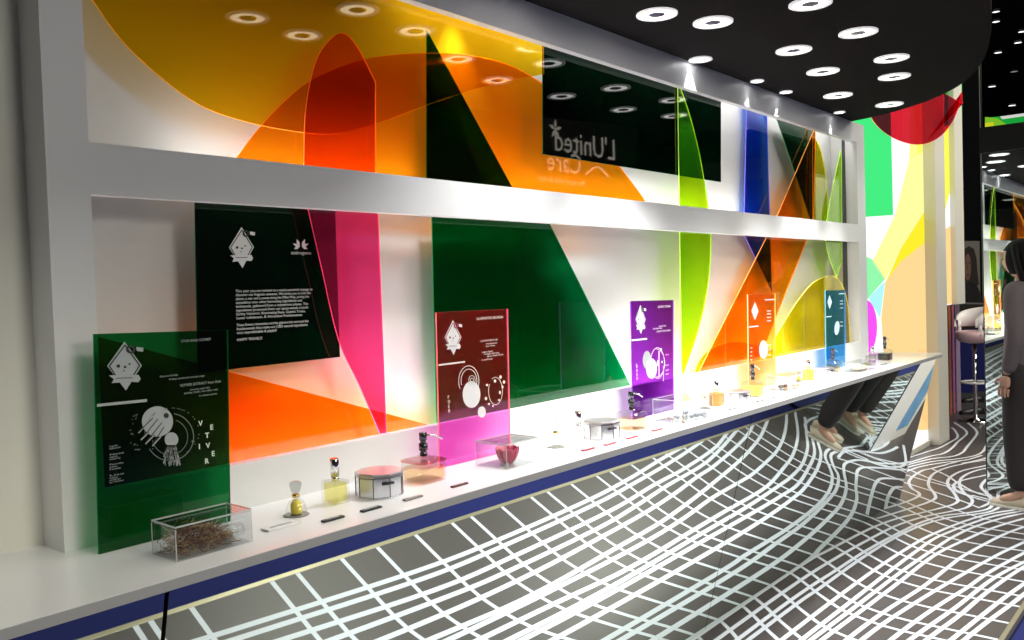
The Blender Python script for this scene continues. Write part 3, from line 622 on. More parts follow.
MB().tube([(xc1-.01, yc, z0+.016), (xc1+.03, yc, z0+.017), (xc1+.055, yc, z0+.017), (xc1+.062, yc, z0+.017)], [.0155, .0155, .014, .006], 20).build('vial_body', GLASS, vz)
MB().tube([(xc1-.008, yc, z0+.011), (xc1+.03, yc, z0+.011)], [.009, .009], 14).build('vial_content', AMB, vz)
stopper_bottle((296.5, 515), 34, YELS, 'round glass stopper bottle of yellow perfume, nearest of its kind')
spray_bottle((336, 503), 45, YEL, 'square spray bottle of pale yellow scent with tall chrome cap, nearest of its kind')
jar((380, 494), 49, 24, 'large faceted mirrored jar nearest on the counter')
pump_bottle((424.5, 480), 38, 48, AMB, 'low square bottle of amber scent with black pump beside the magenta sign', True)
CW = .058
card((281, 527), .085, .03, pbr('white_card', (.8, .8, .8), .5), 'pale card lying before the nearest stopper bottle')
BC = pbr('black_card', (.03, .035, .032), .5); RC = pbr('red_card', (.45, .06, .08), .5); GC = pbr('grey_card', (.25, .22, .21), .5); SC_ = pbr('sand_card', (.65, .5, .25), .5)
card((333, 520), CW, .014, BC, 'black label strip before the nearest spray bottle')
card((371, 510), CW, .014, BC, 'black label strip before the largest mirrored jar')
card((413, 499), CW, .014, GC, 'grey label strip right of the largest mirrored jar')
card((459.5, 486), CW, .012, pbr('maroon_card', (.12, .03, .035), .5), 'dark red label strip below the magenta sign')
# group by the magenta sign
t, x0, x1, y0, y1, z0, h = case([(507, 470.5), (482, 464.5), (537, 461.5)], 24, 'clear cube of pink petals right of the magenta sign')
pc = ((x0+x1)/2, (y0+y1)/2)
pb = thing('rose_petal', (pc[0], pc[1], z0), 'cupped pink rose petals heaped in the clear cube', 'petals'); pb['kind'] = 'stuff'
for k in range(7):
    a = k*.9; rr = min(x1-x0, y1-y0)*.30; mb = MB(); n1, n2 = 8, 6; V = []
    for i in range(n1):
        for j in range(n2):
            th = a+(i/(n1-1)-.5)*1.6; v = j/(n2-1); r_ = rr*(.25+.75*math.sin(v*1.35)); V.append((pc[0]+r_*math.cos(th), pc[1]+r_*math.sin(th), z0+.002+h*.62*v**1.6+.004*math.sin(i*2+k)))
    mb.add(V, [(i*n2+j, i*n2+j+1, (i+1)*n2+j+1, (i+1)*n2+j) for i in range(n1-1) for j in range(n2-1)], 0, True)
    ob = mb.build('petal', pbr('petal_pink', (.62, .10, .16), .55) if k % 3 else pbr('petal_red', (.35, .01, .05), .5), pb)
    sd = ob.modifiers.new('solid', 'SOLIDIFY'); sd.thickness = .0012
stopper_bottle((556, 447), 25, PALE, 'round glass stopper bottle of clear scent, second nearest of its kind')
spray_bottle((579, 443), 32, PALE, 'square spray bottle of clear scent beside the second mirrored jar')
jar((602, 437.5), 37, 18, 'mirrored jar with dark latch just left of the purple sign')
pump_bottle((632, 429), 27, 38, AMB, 'low amber bottle with black pump touching the purple sign')
for q, s in (((588, 450), 'red label strip before the second stopper bottle'), ((610, 444.5), 'red label strip before the second mirrored jar'), ((632, 438), 'red label strip below the purple sign'), ((657, 430.5), 'red label strip before the case of grey stones')):
    card(q, .06, .014, RC, s)
# group by the purple sign
t, x0, x1, y0, y1, z0, h = case([(685, 424.5), (662, 419.5), (706, 416)], 22, 'clear case of grey stones right of the purple sign')
for k in range(9):
    u, v = x0+.012+(x1-x0-.024)*((k*.37) % 1), y0+.012+(y1-y0-.024)*((k*.61) % 1); r_ = .008+.003*(k % 3)
    mb = MB().ell((u, v, z0+r_*.75), (r_*1.2, r_, r_*.75), 10, 6)
    o = mb.build('tonka_bean', pbr('stone_grey', (.30, .30, .33), .6) if k % 3 else pbr('stone_tan', (.5, .38, .28), .6), origin=(u, v, z0))
    tag(o, ('grey' if k % 3 else 'tan')+' bean-like stone in the clear case by the purple sign', 'stone', 'stones in the clear case')
stopper_bottle((704.5, 408.5), 18, PINKL, 'small rosy stopper bottle beside the brown spray bottle')
spray_bottle((716.5, 405.5), 25, OAKL, 'brown square spray bottle with dark cap left of the orange sign', solid=True)
jar((737, 401.5), 27, 11, 'low mirrored jar left of the orange sign')
pump_bottle((753, 396), 20, 32, YELS, 'low yellow bottle with black pump before the orange sign')
for q, s in (((732.5, 409.3), 'grey label strip before the brown spray bottle'), ((745, 405.8), 'grey label strip before the low mirrored jar'), ((760, 401.4), 'grey label strip before the yellow pump bottle'), ((776, 397), 'grey label strip before the case of dark resin')):
    card(q, .06, .014, GC, s)
# group by the orange sign
t, x0, x1, y0, y1, z0, h = case([(788, 391.5), (777, 388), (800, 386)], 14, 'small clear case of dark resin right of the orange sign')
for k in range(5):
    u, v = x0+.016+(x1-x0-.032)*((k*.43) % 1), y0+.014+(y1-y0-.028)*((k*.57) % 1); r_ = .011+.003*(k % 2)
    tag(MB().ell((u, v, z0+r_*.7), (r_*1.1, r_, r_*.7), 9, 6).build('resin_lump', pbr('resin_brown', (.10, .05, .03), .4) if k % 2 else pbr('resin_tan', (.45, .30, .14), .5), origin=(u, v, z0)), ('dark' if k % 2 else 'tan')+' resin lump in the small clear case', 'resin', 'resin lumps in the small clear case')
stopper_bottle((799, 381.5), 13, YELS, 'tiny yellow stopper bottle between the orange and blue signs')
spray_bottle((808.5, 380), 20, YELS, 'yellow square spray bottle between the orange and blue signs', solid=True)
jar((825, 374.5), 19, 7, 'dark-lidded mirrored jar before the blue sign')
pump_bottle((833, 372), 14, 24, AMB, 'small amber bottle with black pump before the blue sign')
card((826, 382), .08, .014, SC_, 'sand coloured label strip before the jar by the blue sign')
# group at the far end
t, x0, x1, y0, y1, z0, h = case([(861, 372.5), (852, 369.5), (868, 368)], 8, 'shallow clear case of pale grains near the far end of the counter')
tag(MB().ell(((x0+x1)/2, (y0+y1)/2, z0+.008), ((x1-x0)*.36, (y1-y0)*.32, .008), 16, 6).build('pale_grains', pbr('grain_tan', (.7, .55, .38), .7, bump=.8, nscale=300), origin=((x0+x1)/2, (y0+y1)/2, z0)), 'low heap of pale tan grains in the shallow clear case', 'grains', kind='stuff')
stopper_bottle((867, 364.5), 9, YELS, 'tiniest stopper bottle beside the green spray bottle')
spray_bottle((872.5, 361.5), 15, GRNL, 'pale green spray bottle with dark cap near the far end of the counter')
pump_bottle((885, 360.5), 14, 24, pbr('dark_scent', (.06, .05, .04), .3), 'dark square pump bottle, last item on the counter')
card((884, 364.5), .09, .014, GC, 'grey label strip before the last pump bottle')

# ================================================================== CEILING DOWNLIGHTS
LIGHTS = [(2.77, 1.62, 'white ring downlight nearest the top edge of the frame'), (3.01, 1.52, 'ring downlight second from the nearest'), (3.07, 1.17, 'ring downlight cut by the top of the picture'),
 (3.57, 1.17, 'large ring downlight right of the one cut by the top'), (3.63, 1.46, 'ring downlight in the middle of the ceiling disc'), (4.10, 1.51, 'ring downlight beyond the middle one'),
 (4.10, 1.20, 'upper of two ring downlights close together at right'), (4.48, 1.30, 'lower of two ring downlights close together at right'), (4.69, 1.65, 'ring downlight near the far end by the frame'), (5.17, 1.53, 'farthest ring downlight at the rim of the ceiling disc')]
HID = [(1.74, 1.17), (2.0, 1.13), (1.96, 1.50), (2.27, 1.46), (2.25, 1.68), (2.67, 1.30), (1.2, 1.3), (.15, 1.45)]
RINGM = pbr('white_trim_ring', (.8, .8, .8), .4, emis=((1, .96, .98), .45)); LED = emit('downlight_glow', (1, .97, .95), 5.0); CAN = pbr('violet_reflector', (.10, .09, .16), .3)
def downlight(x, y_, label, e=5.5, r=.075, group='ring downlights in the black ceiling', cone=90):
    t = thing('ceiling_downlight', (x, y_, ZC), label, 'ceiling light', group)
    L = (x, y_, ZC)
    MB().lathe([(r, -.0005), (r, -.006), (r*.80, -.007), (r*.78, -.001)], L, 32, caps=False).build('trim_ring', RINGM, t)
    MB().lathe([(r*.79, -.003), (r*.40, -.0045)], L, 32, caps=False).build('light_ring', LED, t)
    MB().lathe([(r*.40, -.0046), (r*.30, -.003), (r*.02, -.002)], L, 20, caps=False).build('reflector', CAN, t)
    if e: lamp('downlight_lamp', 'SPOT', (x, y_, ZC-.012), (0, 0, 0), e, (.99, .985, .97), .05, spot=cone, blend=.6)
    return t
for x, y_, s in LIGHTS: downlight(x, y_, s, 80 if y_ > 1.4 else 40, cone=64 if y_ > 1.4 else 95)
for x, y_ in HID: downlight(x, y_, 'ring downlight outside the picture, seen only reflected in the amber sheet', 31 if x > 1.9 and y_ > 1.2 else (9 if x < .5 else 2))
for i, (x, s) in enumerate(((3.46, 'small bright spotlight against the frame, nearest'), (4.04, 'small bright spotlight against the frame, second'), (4.39, 'small bright spotlight against the frame, third'), (5.17, 'small bright spotlight against the frame, farthest'))):
    t = thing('spotlight', (x, 1.828, ZC), s, 'spotlight', 'small spotlights along the top beam')
    r = .05 if i == 0 else .032
    MB().lathe([(r, -.0005), (r*1.05, -.006), (r*.7, -.007)], (x, 1.812, ZC), 24, caps=False).build('trim_ring', RINGM, t)
    MB().lathe([(r*.72, -.005), (.0005, -.005)], (x, 1.812, ZC), 24, caps=False).build('lens', emit('spot_glow', (1, 1, 1), 8), t)
    lamp('spotlight_lamp', 'SPOT', (x, 1.836, ZC-.008), (math.radians(6), 0, 0), 9 if i == 0 else 5, (1, 1, 1), .012, spot=62 if i == 0 else 40, blend=.5)

# ================================================================== RIGHT BACKGROUND
WARMG = pbr('warm_grey_pillar', (.76, .73, .64), .6)
YW = 2.15
lw = MB().box((5.9, YW, .02), (8.52, YW+.06, 3.4), 0).box((8.52, YW, 1.22), (9.33, YW+.06, 3.4), 0)
GLOWS = [('glow_white', (1, 1, 1), 1.15), ('glow_green', (.06, .85, .22), 1.0), ('glow_pale_yellow', (1, .98, .36), 1.0), ('glow_mint', (.30, .95, .42), 1.0), ('glow_cyan', (.45, .95, .95), 1.0), ('glow_yellow', (1, .86, .03), 1.0), ('glow_peach', (1, .70, .30), 1.0), ('glow_magenta', (.95, .09, .92), 1.0), ('glow_lemon', (1, 1, .10), 1.0), ('glow_deep_green', (.02, .42, .05), 1.0), ('glow_orange', (1, .42, .12), 1.0)]
def vinyl(px, mi):
    P = [ony(q, YW) for q in px]; P = [(p[0], YW-.001, max(p[2], .021)) for p in P]
    n = Vector((0, 0, 0))
    for i in range(len(P)): n += Vector(P[i]).cross(Vector(P[(i+1) % len(P)]))
    if n.y > 0: P.reverse()
    lw.add(P, [tuple(range(len(P)))], mi)
vinyl([(850, 40), (889, 40), (893, 215), (850, 218)], 1)
vinyl([(924, 100), (911, 100), (909, 160), (895, 215), (872, 262), (885, 281), (900, 250), (924, 212)], 2)
vinyl([(862, 254), (873, 260), (885, 279), (868, 298), (862, 298)], 3)
vinyl([(868, 298), (885, 281), (880, 318)], 4)
vinyl([(885, 283), (900, 250), (924, 212), (930, 240), (900, 262)], 5)
vinyl([(885, 283), (900, 262), (930, 238), (932, 430), (889, 430), (883, 345), (881, 318)], 6)
vinyl([(866+11*math.cos(a*math.pi/12), 327+27*math.sin(a*math.pi/12)) for a in range(24)], 7)
vinyl([(911, 100), (925, 100), (925, 150), (909, 160)], 8)
vinyl([(944, 127), (957, 120), (955, 170), (944, 215)], 8)
vinyl([(944, 60), (962, 60), (962, 118), (944, 127)], 9)
vinyl([(940, 232), (957, 222), (957, 304), (940, 304)], 6)
vinyl([(918, 350), (933, 350), (934, 434), (918, 414)], 10)
o = struct(lw.build('wall_lightbox', [emit(g[0], g[1], g[2]*.86) for g in GLOWS]))
o = struct(MB().box((5.9, YW-.02, 0), (8.19, YW, .045)).build('baseboard_lightbox', WARMG))
for (x0, x1, y0, z0) in ((8.19, 8.52, 2.055, 0), (ony((955.5, 200), 2.10)[0], ony((963.5, 200), 2.10)[0], 2.10, 1.22)):
    struct(MB().box((x0, y0, z0), (x1, YW+.06, 3.4)).build('wall_pillar', WARMG, bevel=.004))
y = 1.985
seg = [ony(q, y) for q in spline([(866, 100), (873.5, 121), (890, 136), (911, 144), (928, 143), (942, 135), (953, 121), (959, 106), (962, 92)], 5)]
seg = [(p[0], y, p[2]) for p in seg]; seg += [(seg[-1][0]+.03, y, 3.1), (seg[0][0]-.05, y, 3.1)]; c, r = (seg[0][0], 2.6), 0
o = MB().prism(seg, (0, .004, 0), 0, 1).build('hanging_disc', [acrylic('red_disc', (1, .010, .03), fluor=(.75, .30, .45), fw=.06), edgemat('red_disc_edge', (1, .3, .2))], origin=(c[0], y, c[1]+r))  # mauve diffuse share stands in for a reflection on the red sheet
for k in (.2, .8):
    xx = seg[0][0]*(1-k)+seg[-6][0]*k; MB().tube([(xx, y+.002, 3.09), (xx, y+.002, 4.6)], .003, 6).build('hanging_cord', DARKM, o)
tag(o, 'big red translucent disc hanging under the rim of the black ceiling', 'hanging disc')
# coloured acrylic screen beyond the pillar
t = thing('acrylic_screen', onz((955, 412)), 'low three-coloured acrylic screen beyond the grey pillar', 'screen')
for a, b, cname, cc in ((948.5, 952, 'orange_pane', (1, .35, .15)), (952, 955.5, 'pink_pane', (.9, .35, .55)), (955.5, 961, 'lilac_pane', (.85, .65, .85))):
    p0, p1 = ony((a, 305), 2.40), ony((b, 412), 2.40)
    MB().box((p0[0], 2.397, .005), (p1[0], 2.405, p0[2])).build(cname, acrylic(cname, cc, fluor=cc, fw=.45), t)
# black hanging board with a portrait
XB = 10.25
t = thing('portrait_board', (XB, 2.1, 1.22), 'tall black board with a printed portrait of a woman, behind the white stool', 'display board')
pe = onx((982.5, 200), XB); MB().box((XB, pe[1], 1.22), (XB+.06, 2.285, 4.55)).build('board', pbr('black_board', (.004, .004, .005), .7, spec=.1), t)
pe = onx((981.5, 200), XB); MB().box((XB-.004, pe[1]-.004, 1.22), (XB, pe[1]+.004, 4.5)).build('edge_strip', pbr('grey_strip', (.2, .2, .2), .5), t)
def flatx(name, polys, x, mat, parent):
    mb = MB()
    for pl in polys:
        P = [onx(q, x) for q in pl]; P = [(x, p[1], p[2]) for p in P]
        n = Vector((0, 0, 0))
        for i in range(len(P)): n += Vector(P[i]).cross(Vector(P[(i+1) % len(P)]))
        if n.x > 0: P.reverse()
        mb.add(P, [tuple(range(len(P)))])
    return mb.build(name, mat, parent)
flatx('poster', [[(964.3, 241), (979.5, 241), (980.5, 302), (964.8, 302)]], XB-.001, pbr('poster_grey', (.20, .18, .16), .7), t)
flatx('portrait_hair', [[(964.5, 249), (969, 246), (974, 249), (976.5, 258), (977.5, 272), (979, 284), (976, 288), (964.8, 288)]], XB-.0015, pbr('poster_hair', (.03, .022, .017), .7), t)
flatx('portrait_face', [disc((967.8, 267), 3.3, 13.5, 24)], XB-.002, pbr('poster_skin', (.20, .11, .075), .7), t)
flatx('portrait_features', [disc((966.2, 263), .8, .9, 8), disc((969.6, 263), .8, .9, 8), disc((967.8, 275), 1.3, .8, 10), line((967.6, 264), (967.3, 270), .4)], XB-.0025, pbr('poster_dark', (.07, .025, .02), .7), t)
flatx('portrait_shirt', [[(964.6, 286), (969, 281), (976, 284), (980, 292), (980.4, 302), (964.8, 302)]], XB-.002, pbr('poster_shirt', (.012, .012, .014), .7), t)
flatx('bottom_rail', [[(962.5, 302.5), (986, 303), (986, 304.5), (962.5, 304)]], XB-.002, pbr('grey_strip', (.2, .2, .2), .5), t)
# far blue wall seen under the board
o = struct(MB().box((12.3, 1.2, -.03), (12.4, 4.5, .80)).build('wall_blue', pbr('navy_wall', (.008, .012, .12), .6)))
o = struct(MB().box((12.3, 1.2, .80), (12.4, 4.5, 2.2)).build('wall_dark', pbr('olive_dark_wall', (.02, .018, .012), .7)))
# white tub bar stool
sx, sy = 9.75, 2.10
t = thing('bar_stool', (sx, sy, 0), 'white tub bar stool behind the acrylic screen under the portrait board', 'bar stool')
SHELL = pbr('white_shell', (.86, .80, .80), .35); PINKS = pbr('pink_shell', (.80, .52, .56), .4)
def tub(r0, r1, z0, z1, a0, a1, n=28):
    mb = MB(); V = []; 
    for k in range(n+1):
        a = math.radians(a0+(a1-a0)*k/n); s = math.sin(math.pi*k/n)**.5
        for rr, zz in ((r0*.93, z0), (r0, z0+(z1-z0)*.5*s), (r0, z0+(z1-z0)*(.35+.65*s)), (r1, z0+(z1-z0)*(.35+.65*s)), (r1, z0+(z1-z0)*.5*s), (r1*.93, z0)):
            V.append((sx+rr*math.cos(a), sy+rr*math.sin(a), zz))
    fs = [(k*6+j, k*6+(j+1) % 6, (k+1)*6+(j+1) % 6, (k+1)*6+j) for k in range(n) for j in range(6)]
    fs += [tuple(range(6)), tuple(n*6+j for j in reversed(range(6)))]
    return mb.add(V, fs, 0, True)
tub(.155, .190, .97, 1.17, -165, 85).build('back_shell', SHELL, t)
for a in (-150, 70): MB().tube([(sx+.165*math.cos(math.radians(a)), sy+.165*math.sin(math.radians(a)), z) for z in (.88, .95, 1.02)], .02, 8).build('shell_support', SHELL, t)
MB().lathe([(.06, .80), (.14, .82), (.18, .86), (.185, .92), (.15, .93), (.0005, .93)], (sx, sy, 0), 28, caps=False).build('seat', PINKS, t)
MB().lathe([(.022, .03), (.022, .82)], (sx, sy, 0), 14).build('pole', CHROME, t)
MB().lathe([(.17, .003), (.17, .012), (.03, .035), (.024, .05)], (sx, sy, 0), 28).build('base', CHROME, t)
mb = MB(); mb.tube([(sx+.13*math.cos(a*math.pi/12), sy+.13*math.sin(a*math.pi/12), .40) for a in range(25)], .011, 8); mb.tube([(sx-.13, sy, .40), (sx+.13, sy, .40)], .009, 8)
mb.build('footrest', SHELL, t)
# black shoes on the floor under the stool
def shoe_mb(loc, ang, L=.26, mats=(0, 1)):
    mb = MB(); S = [(0, .030, .055), (.04, .036, .075), (.09, .037, .07), (.14, .040, .055), (.19, .046, .045), (.235, .040, .036), (.26, .015, .022)]
    V = []; n = 12; ca, sa = math.cos(ang), math.sin(ang)
    for d, wd, ht in S:
        d *= L/.26
        for k in range(n):
            a = 2*math.pi*k/n; yy = wd*math.cos(a); zz = .012+max(0, math.sin(a))*ht*.9 if math.sin(a) > 0 else .008
            V.append((loc[0]+d*ca-yy*sa, loc[1]+d*sa+yy*ca, loc[2]+zz))
    fs = [(i*n+k, i*n+(k+1) % n, (i+1)*n+(k+1) % n, (i+1)*n+k) for i in range(len(S)-1) for k in range(n)]+[tuple(range(n))[::-1], tuple((len(S)-1)*n+k for k in range(n))]
    mb.add(V, fs, mats[0], True)
    ol = [(d*L/.26, w_*1.08) for d, w_, h_ in S]; O = [(d, w_) for d, w_ in ol]+[(d, -w_) for d, w_ in reversed(ol)]
    mb.prism([(loc[0]+d*ca-y_*sa, loc[1]+d*sa+y_*ca, loc[2]) for d, y_ in O], (0, 0, .016), mats[1])
    return mb
BSH = pbr('black_shoe_leather', (.012, .012, .013), .4)
for q, s in (((984, 402), 'black shoe on the floor beyond the stool, the farther of the two'), ((984, 414), 'black shoe on the floor beyond the stool, the nearer of the two')):
    p = onz(q); tag(shoe_mb((p[0], p[1], .001), math.radians(122), .25).build('black_shoe', [BSH, BSH], origin=(p[0], p[1], 0)), s, 'shoe', 'black shoes by the stool')
# mirrored kiosk
KX0, KX1, KY0, KY1, KZ = 6.62, 7.50, .30, 1.365, 2.33
t = thing('mirror_kiosk', (KX0, KY1, 0), 'tall free-standing kiosk with a mirrored front and black header at the right edge', 'kiosk')
MB().box((KX0+.006, KY0, 0), (KX1, KY1, KZ)).build('body', pbr('white_kiosk', (.82, .83, .84), .5), t)
MB().box((KX0, KY0, .002), (KX0+.006, KY1, KZ)).build('mirror_front', MIRROR, t)
MB().box((KX0-.012, KY0-.01, KZ), (KX1, KY1+.01, KZ+.175)).build('header', BLACK, t)
BLG = pbr('blue_graphic', (.14, .36, .85), .5, noise=.55, nscale=9)
MB().box((7.10, KY1, .10), (7.40, KY1+.003, KZ-.02)).build('blue_graphic', BLG, t)
MB().box((KX0-.004, KY1-.003, 0), (KX0+.01, KY1+.003, KZ)).build('corner_strip', pbr('steel_strip', (.10, .11, .11), .4, .6), t)
# far green banner above the kiosk
XG = 11.9
t = thing('far_banner', (XG, 1.5, 3.2), 'distant green and yellow lit banner above the kiosk header', 'banner')
def bannerbox(px, col, name, dx=0):
    P = [onx(q, XG-dx) for q in px]; MB().prism([(XG-dx, p[1], p[2]) for p in P], (.02, 0, 0)).build(name, col, t)
bannerbox([(985, 118), (1040, 112), (1040, 131), (985, 131)], emit('banner_green', (.01, .32, .04), .9), 'green_panel')
bannerbox([(985, 117), (997, 118), (1006, 124), (1010, 131), (985, 131)], emit('banner_lime', (.18, .45, .02), .9), 'lime_arc', .03)
bannerbox([(985, 123), (993, 122), (994, 131), (985, 131)], emit('banner_yellow', (.55, .55, .02), .9), 'yellow_patch', .05)
bannerbox([(1000, 116.5), (1040, 111), (1040, 113.5), (1002, 119)], emit('banner_white', (.6, .6, .58), .9), 'white_top', .04)
MB().box((XG+.02, .6, 0), (XG+.08, .75, 3.9)).build('post', BLACK, t)
# hall lights seen past the rim of the ceiling disc
HL = [((996, 11), 'topmost'), ((996, 21), 'second from the top'), ((1022, 31), 'third from the top'), ((1018, 42), 'fourth from the top'), ((998, 52), 'fifth from the top'), ((1014, 71), 'faint sixth'), ((992, 86), 'seventh from the top'), ((1012, 105), 'lowest')]
for q, s in HL:
    p = onz(q, 4.59); r = 3.6*float((p-C0) @ _f)/F
    th_ = thing('hall_light', (p[0], p[1], 4.6), s+' white lamp under the dark hall roof beyond the ceiling disc', 'ceiling light', 'hall lights at right')
    MB().lathe([(r*1.1, -.002), (r*1.1, -.02), (r*.95, -.022)], (p[0], p[1], 4.6), 20, caps=False).build('rim', BLACK, th_)
    MB().lathe([(r, -.018), (.0005, -.018)], (p[0], p[1], 4.6), 20, caps=False).build('diffuser', emit('hall_glow' if 'faint' not in s else 'hall_glow_dim', (1, 1, 1), 1.4 if 'faint' not in s else .2), th_)
# illuminated stand sign across the aisle (its mirror image shows in the dark green sheet)
t = thing('stand_sign', (9.1, -2.62, 2.8), 'lit script sign across the aisle, seen mirrored in the dark green rectangle', 'sign')
MB().box((7.9, -2.70, 0), (10.4, -2.62, 3.9)).build('fascia', BLACK, t)
SG = emit('sign_glow', (1, .92, .78), 2.4)
def backM(p): return Matrix(((-1, 0, 0, p[0]), (0, 0, 1, p[1]), (0, 1, 0, p[2]), (0, 0, 0, 1)))
text('sign_letters', "L'United", .40, backM((9.83, -2.612, 3.20)), SG, t)
text('sign_letters', 'Care', .36, backM((9.05, -2.612, 2.95)), SG, t)
text('sign_small_print', 'for your skin & hair', .12, backM((9.1, -2.612, 2.80)), SG, t)
mb = MB()
for k in range(5):
    a = 2*math.pi*k/5+.3; cx_, cz_ = 8.50, 3.46
    pts = [(cx_, cz_), (cx_+.07*math.cos(a-.35), cz_+.07*math.sin(a-.35)), (cx_+.13*math.cos(a), cz_+.13*math.sin(a)), (cx_+.07*math.cos(a+.35), cz_+.07*math.sin(a+.35))]
    mb.add([(p[0], -2.612, p[1]) for p in pts], [(0, 3, 2, 1)])
sw = spline([(9.65, 2.96), (9.5, 3.06), (9.35, 3.07), (9.15, 2.97)], 6)
mb.tube([(p[0], -2.61, p[1]) for p in sw], .012, 6)
mb.build('sign_flower', SG, t)

# ================================================================== PERSON
def skin(verts, edges, radii, sub=2):
    me = bpy.data.meshes.new('sk'); me.from_pydata(verts, edges, []); ob = bpy.data.objects.new('sk', me); COL.objects.link(ob)
    m = ob.modifiers.new('s', 'SKIN'); m.use_smooth_shade = True
    for i, r in enumerate(radii):
        d = me.skin_vertices[0].data[i]; d.radius = r if isinstance(r, tuple) else (r, r); d.use_root = (i == 0)
    ss = ob.modifiers.new('ss', 'SUBSURF'); ss.levels = sub; ss.render_levels = sub
    ev = ob.evaluated_get(bpy.context.evaluated_depsgraph_get()); m2 = bpy.data.meshes.new_from_object(ev)
    V = [tuple(v.co) for v in m2.vertices]; Fc = [tuple(p.vertices) for p in m2.polygons]
    bpy.data.objects.remove(ob); bpy.data.meshes.remove(me); bpy.data.meshes.remove(m2)
    return V, Fc
PX_, PY_, PROT, PS = 6.30, 1.075, math.radians(-14), 1.0
def place(V):
    c_, s_ = math.cos(PROT), math.sin(PROT)
    return [(PX_+PS*(x*c_-y_*s_), PY_+PS*(x*s_+y_*c_), PS*z+.002) for x, y_, z in V]
per = thing('person', (PX_, PY_, 0), 'woman with long dark hair in a grey jacket and dark trousers standing by the kiosk', 'person')
body = MB()
bv = [(0, 0, .92), (0, 0, 1.08), (0, -.01, 1.27), (0, -.015, 1.40), (0, -.005, 1.455), (0, .005, 1.50),
      (.09, 0, .87), (.095, .015, .48), (.095, -.035, .09), (.10, .10, .035),
      (-.09, 0, .87), (-.10, .02, .48), (-.10, -.02, .09), (-.105, .115, .035),
      (.155, -.015, 1.37), (.215, -.05, 1.10), (.215, .01, .86), (-.155, -.015, 1.37), (-.215, -.05, 1.10), (-.215, .01, .86)]
be = [(0, 1), (1, 2), (2, 3), (3, 4), (4, 5), (0, 6), (6, 7), (7, 8), (8, 9), (0, 10), (10, 11), (11, 12), (12, 13), (3, 14), (14, 15), (15, 16), (3, 17), (17, 18), (18, 19)]
br = [(.14, .10), (.115, .085), (.135, .095), (.08, .065), .048, .05, .082, .052, .034, .028, .082, .052, .034, .028, .05, .036, .024, .05, .036, .024]
body.add(place(skin(bv, be, br)[0]), skin(bv, be, br)[1], 0, True)
# head with face
def headmesh():
    V = []; nu, nv = 28, 20
    for i in range(nv+1):
        ph = math.pi*i/nv
        for k in range(nu):
            a = 2*math.pi*k/nu; x = .074*math.sin(ph)*math.cos(a); y_ = .094*math.sin(ph)*math.sin(a); z = .115*math.cos(ph)
            front = max(0, math.sin(a))*math.sin(ph)
            if z < 0: x *= 1-.28*(-z/.115)**1.3; y_ *= 1-.10*(-z/.115)
            if front > .8:
                y_ += .016*math.exp(-((x)/.012)**2-((z+.022)/.026)**2)                    # nose
                y_ += .006*math.exp(-((x)/.022)**2-((z+.062)/.010)**2)                    # lips
                y_ -= .006*math.exp(-((abs(x)-.032)/.014)**2-((z-.005)/.014)**2)          # eye sockets
                y_ += .007*math.exp(-((x)/.022)**2-((z+.098)/.014)**2)                    # chin
            V.append((x, y_+.018, z+1.585))
    Fs = [(i*nu+k, (i+1)*nu+k, (i+1)*nu+(k+1) % nu, i*nu+(k+1) % nu) for i in range(nv) for k in range(nu)]
    return V, Fs
hv, hf = headmesh(); body.add(place(hv), hf, 0, True)
for s in (-1, 1):   # ears
    ev_ = MB().ell((s*.074, .012, 1.575), (.010, .020, .032), 10, 8); body.add(place(ev_.v), ev_.f, 0, True)
    # hand: palm and five fingers
    w0 = Vector((s*.215, .01, .86)); dn = Vector((s*.02, .18, -.98)).normalized(); side = Vector((0, .94, .35)); inn = Vector((-s, 0, 0))
    pv = [w0, w0+dn*.045, w0+dn*.085]; Vp, Fp = skin([tuple(p) for p in pv], [(0, 1), (1, 2)], [(.022, .026), (.018, .036), (.014, .034)]); body.add(place(Vp), Fp, 0, True)
    for j, (off, L) in enumerate(((.028, .068), (.010, .076), (-.009, .070), (-.027, .055))):
        b0 = w0+dn*.075+side*off; p1 = b0+dn*L*.45; p2 = p1+(dn+inn*.35).normalized()*L*.32; p3 = p2+(dn+inn*.9).normalized()*L*.28
        Vp, Fp = skin([tuple(p) for p in (b0, p1, p2, p3)], [(0, 1), (1, 2), (2, 3)], [.0095, .0085, .0078, .0062], 1); body.add(place(Vp), Fp, 0, True)
    b0 = w0+dn*.03+side*.026; p1 = b0+(dn*.6+side*.8).normalized()*.03; p2 = p1+(dn+side*.3+inn*.3).normalized()*.032
    Vp, Fp = skin([tuple(p) for p in (b0, p1, p2)], [(0, 1), (1, 2)], [.012, .010, .0075], 1); body.add(place(Vp), Fp, 0, True)
bodo = body.build('body', pbr('skin', (.52, .30, .21), .5), per)
ey = MB()
for s in (-1, 1): ey.ell((s*.031, .098, 1.592), (.011, .006, .005), 10, 8)
ey.v = place(ey.v); ey.build('eyes', pbr('eye_dark', (.05, .03, .025), .2), bodo)
lp = MB().ell((0, .112, 1.523), (.022, .007, .007), 12, 8); lp.v = place(lp.v); lp.build('lips', pbr('lip', (.42, .12, .10), .4), bodo)
hr = MB()
HV = []; nu, nv = 32, 22
for i in range(nv+1):
    ph = math.pi*i/nv
    for k in range(nu):
        a = 2*math.pi*k/nu; HV.append((.092*math.sin(ph)*math.cos(a), .006+.112*math.sin(ph)*math.sin(a), 1.592+.130*math.cos(ph)))
HF = []
for i in range(nv):
    for k in range(nu):
        q4 = (i*nu+k, (i+1)*nu+k, (i+1)*nu+(k+1) % nu, i*nu+(k+1) % nu); c4 = sum((Vector(HV[j]) for j in q4), Vector())/4
        if c4.y > .060 and c4.z < 1.65: continue
        if c4.z < 1.50 and c4.y > .0: continue
        HF.append(q4)
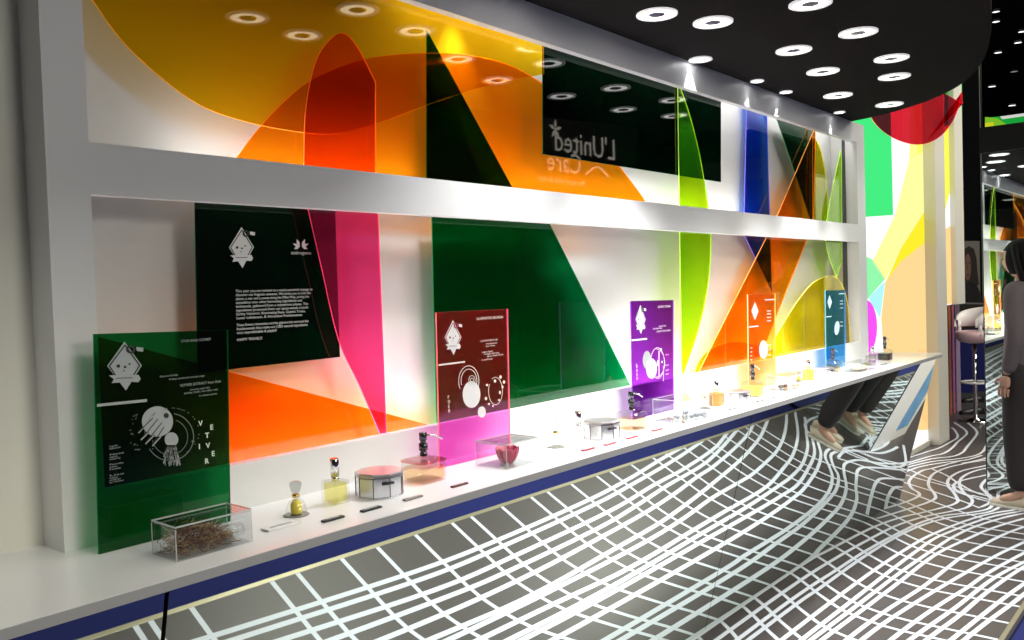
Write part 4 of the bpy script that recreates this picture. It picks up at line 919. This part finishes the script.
hr.add(place(HV), HF, 0, True)
Vh, Fh = skin([(0, .0, 1.64), (0, -.035, 1.60), (0, -.075, 1.50), (0, -.105, 1.39), (0, -.115, 1.29)], [(0, 1), (1, 2), (2, 3), (3, 4)], [(.088, .082), (.108, .10), (.104, .078), (.098, .055), (.06, .03)])
hr.add(place(Vh), Fh, 0, True)
for s in (-1, 1):
    Vh, Fh = skin([(s*.03, .03, 1.685), (s*.068, .012, 1.62), (s*.078, -.012, 1.53), (s*.075, -.045, 1.43)], [(0, 1), (1, 2), (2, 3)], [.034, (.026, .060), (.024, .052), (.022, .036)]); hr.add(place(Vh), Fh, 0, True)
hr.build('hair', pbr('dark_hair', (.006, .0045, .005), .6, spec=.15), per)
JK = pbr('grey_jacket', (.115, .095, .105), .75, noise=.1, nscale=40); TR_ = pbr('dark_trousers', (.022, .017, .017), .75)
jv = [(0, -.012, 1.405), (0, -.012, 1.28), (0, 0, 1.09), (0, 0, .93), (0, 0, .80), (.165, -.015, 1.375), (.222, -.055, 1.10), (.218, .0, .87), (-.165, -.015, 1.375), (-.222, -.055, 1.10), (-.218, .0, .87)]
je = [(0, 1), (1, 2), (2, 3), (3, 4), (0, 5), (5, 6), (6, 7), (0, 8), (8, 9), (9, 10)]
jr = [(.105, .08), (.162, .118), (.138, .108), (.168, .125), (.178, .135), .066, .054, .043, .066, .054, .043]
Vj, Fj = skin(jv, je, jr); jk = MB().add(place(Vj), Fj, 0, True).build('jacket', JK, per)
Vc, Fc = skin([(0, -.03, 1.43), (0, -.02, 1.405)], [(0, 1)], [(.075, .06), (.10, .085)]); MB().add(place(Vc), Fc, 0, True).build('collar', JK, jk)
tm = MB()
for s_, dy in ((1, 0), (-1, .015)):
    Vt, Ft = skin([(s_*.062, 0, .97), (s_*.078, 0, .86), (s_*.094, .012, .48), (s_*.097, -.03+dy, .10)], [(0, 1), (1, 2), (2, 3)], [(.085, .10), (.098, .108), .082, .074]); tm.add(place(Vt), Ft, 0, True)
tm.build('trousers', TR_, per)
BEI = pbr('beige_shoe', (.45, .38, .29), .5); SOL = pbr('pale_sole', (.66, .63, .56), .6)
for s, dy in ((1, 0), (-1, .015)):
    m_ = shoe_mb((0, 0, 0), math.pi/2, .25); m_.v = place([(x+s*.098, y_-.09+dy, z) for x, y_, z in m_.v]); m_.build('shoe', [BEI, SOL], per)
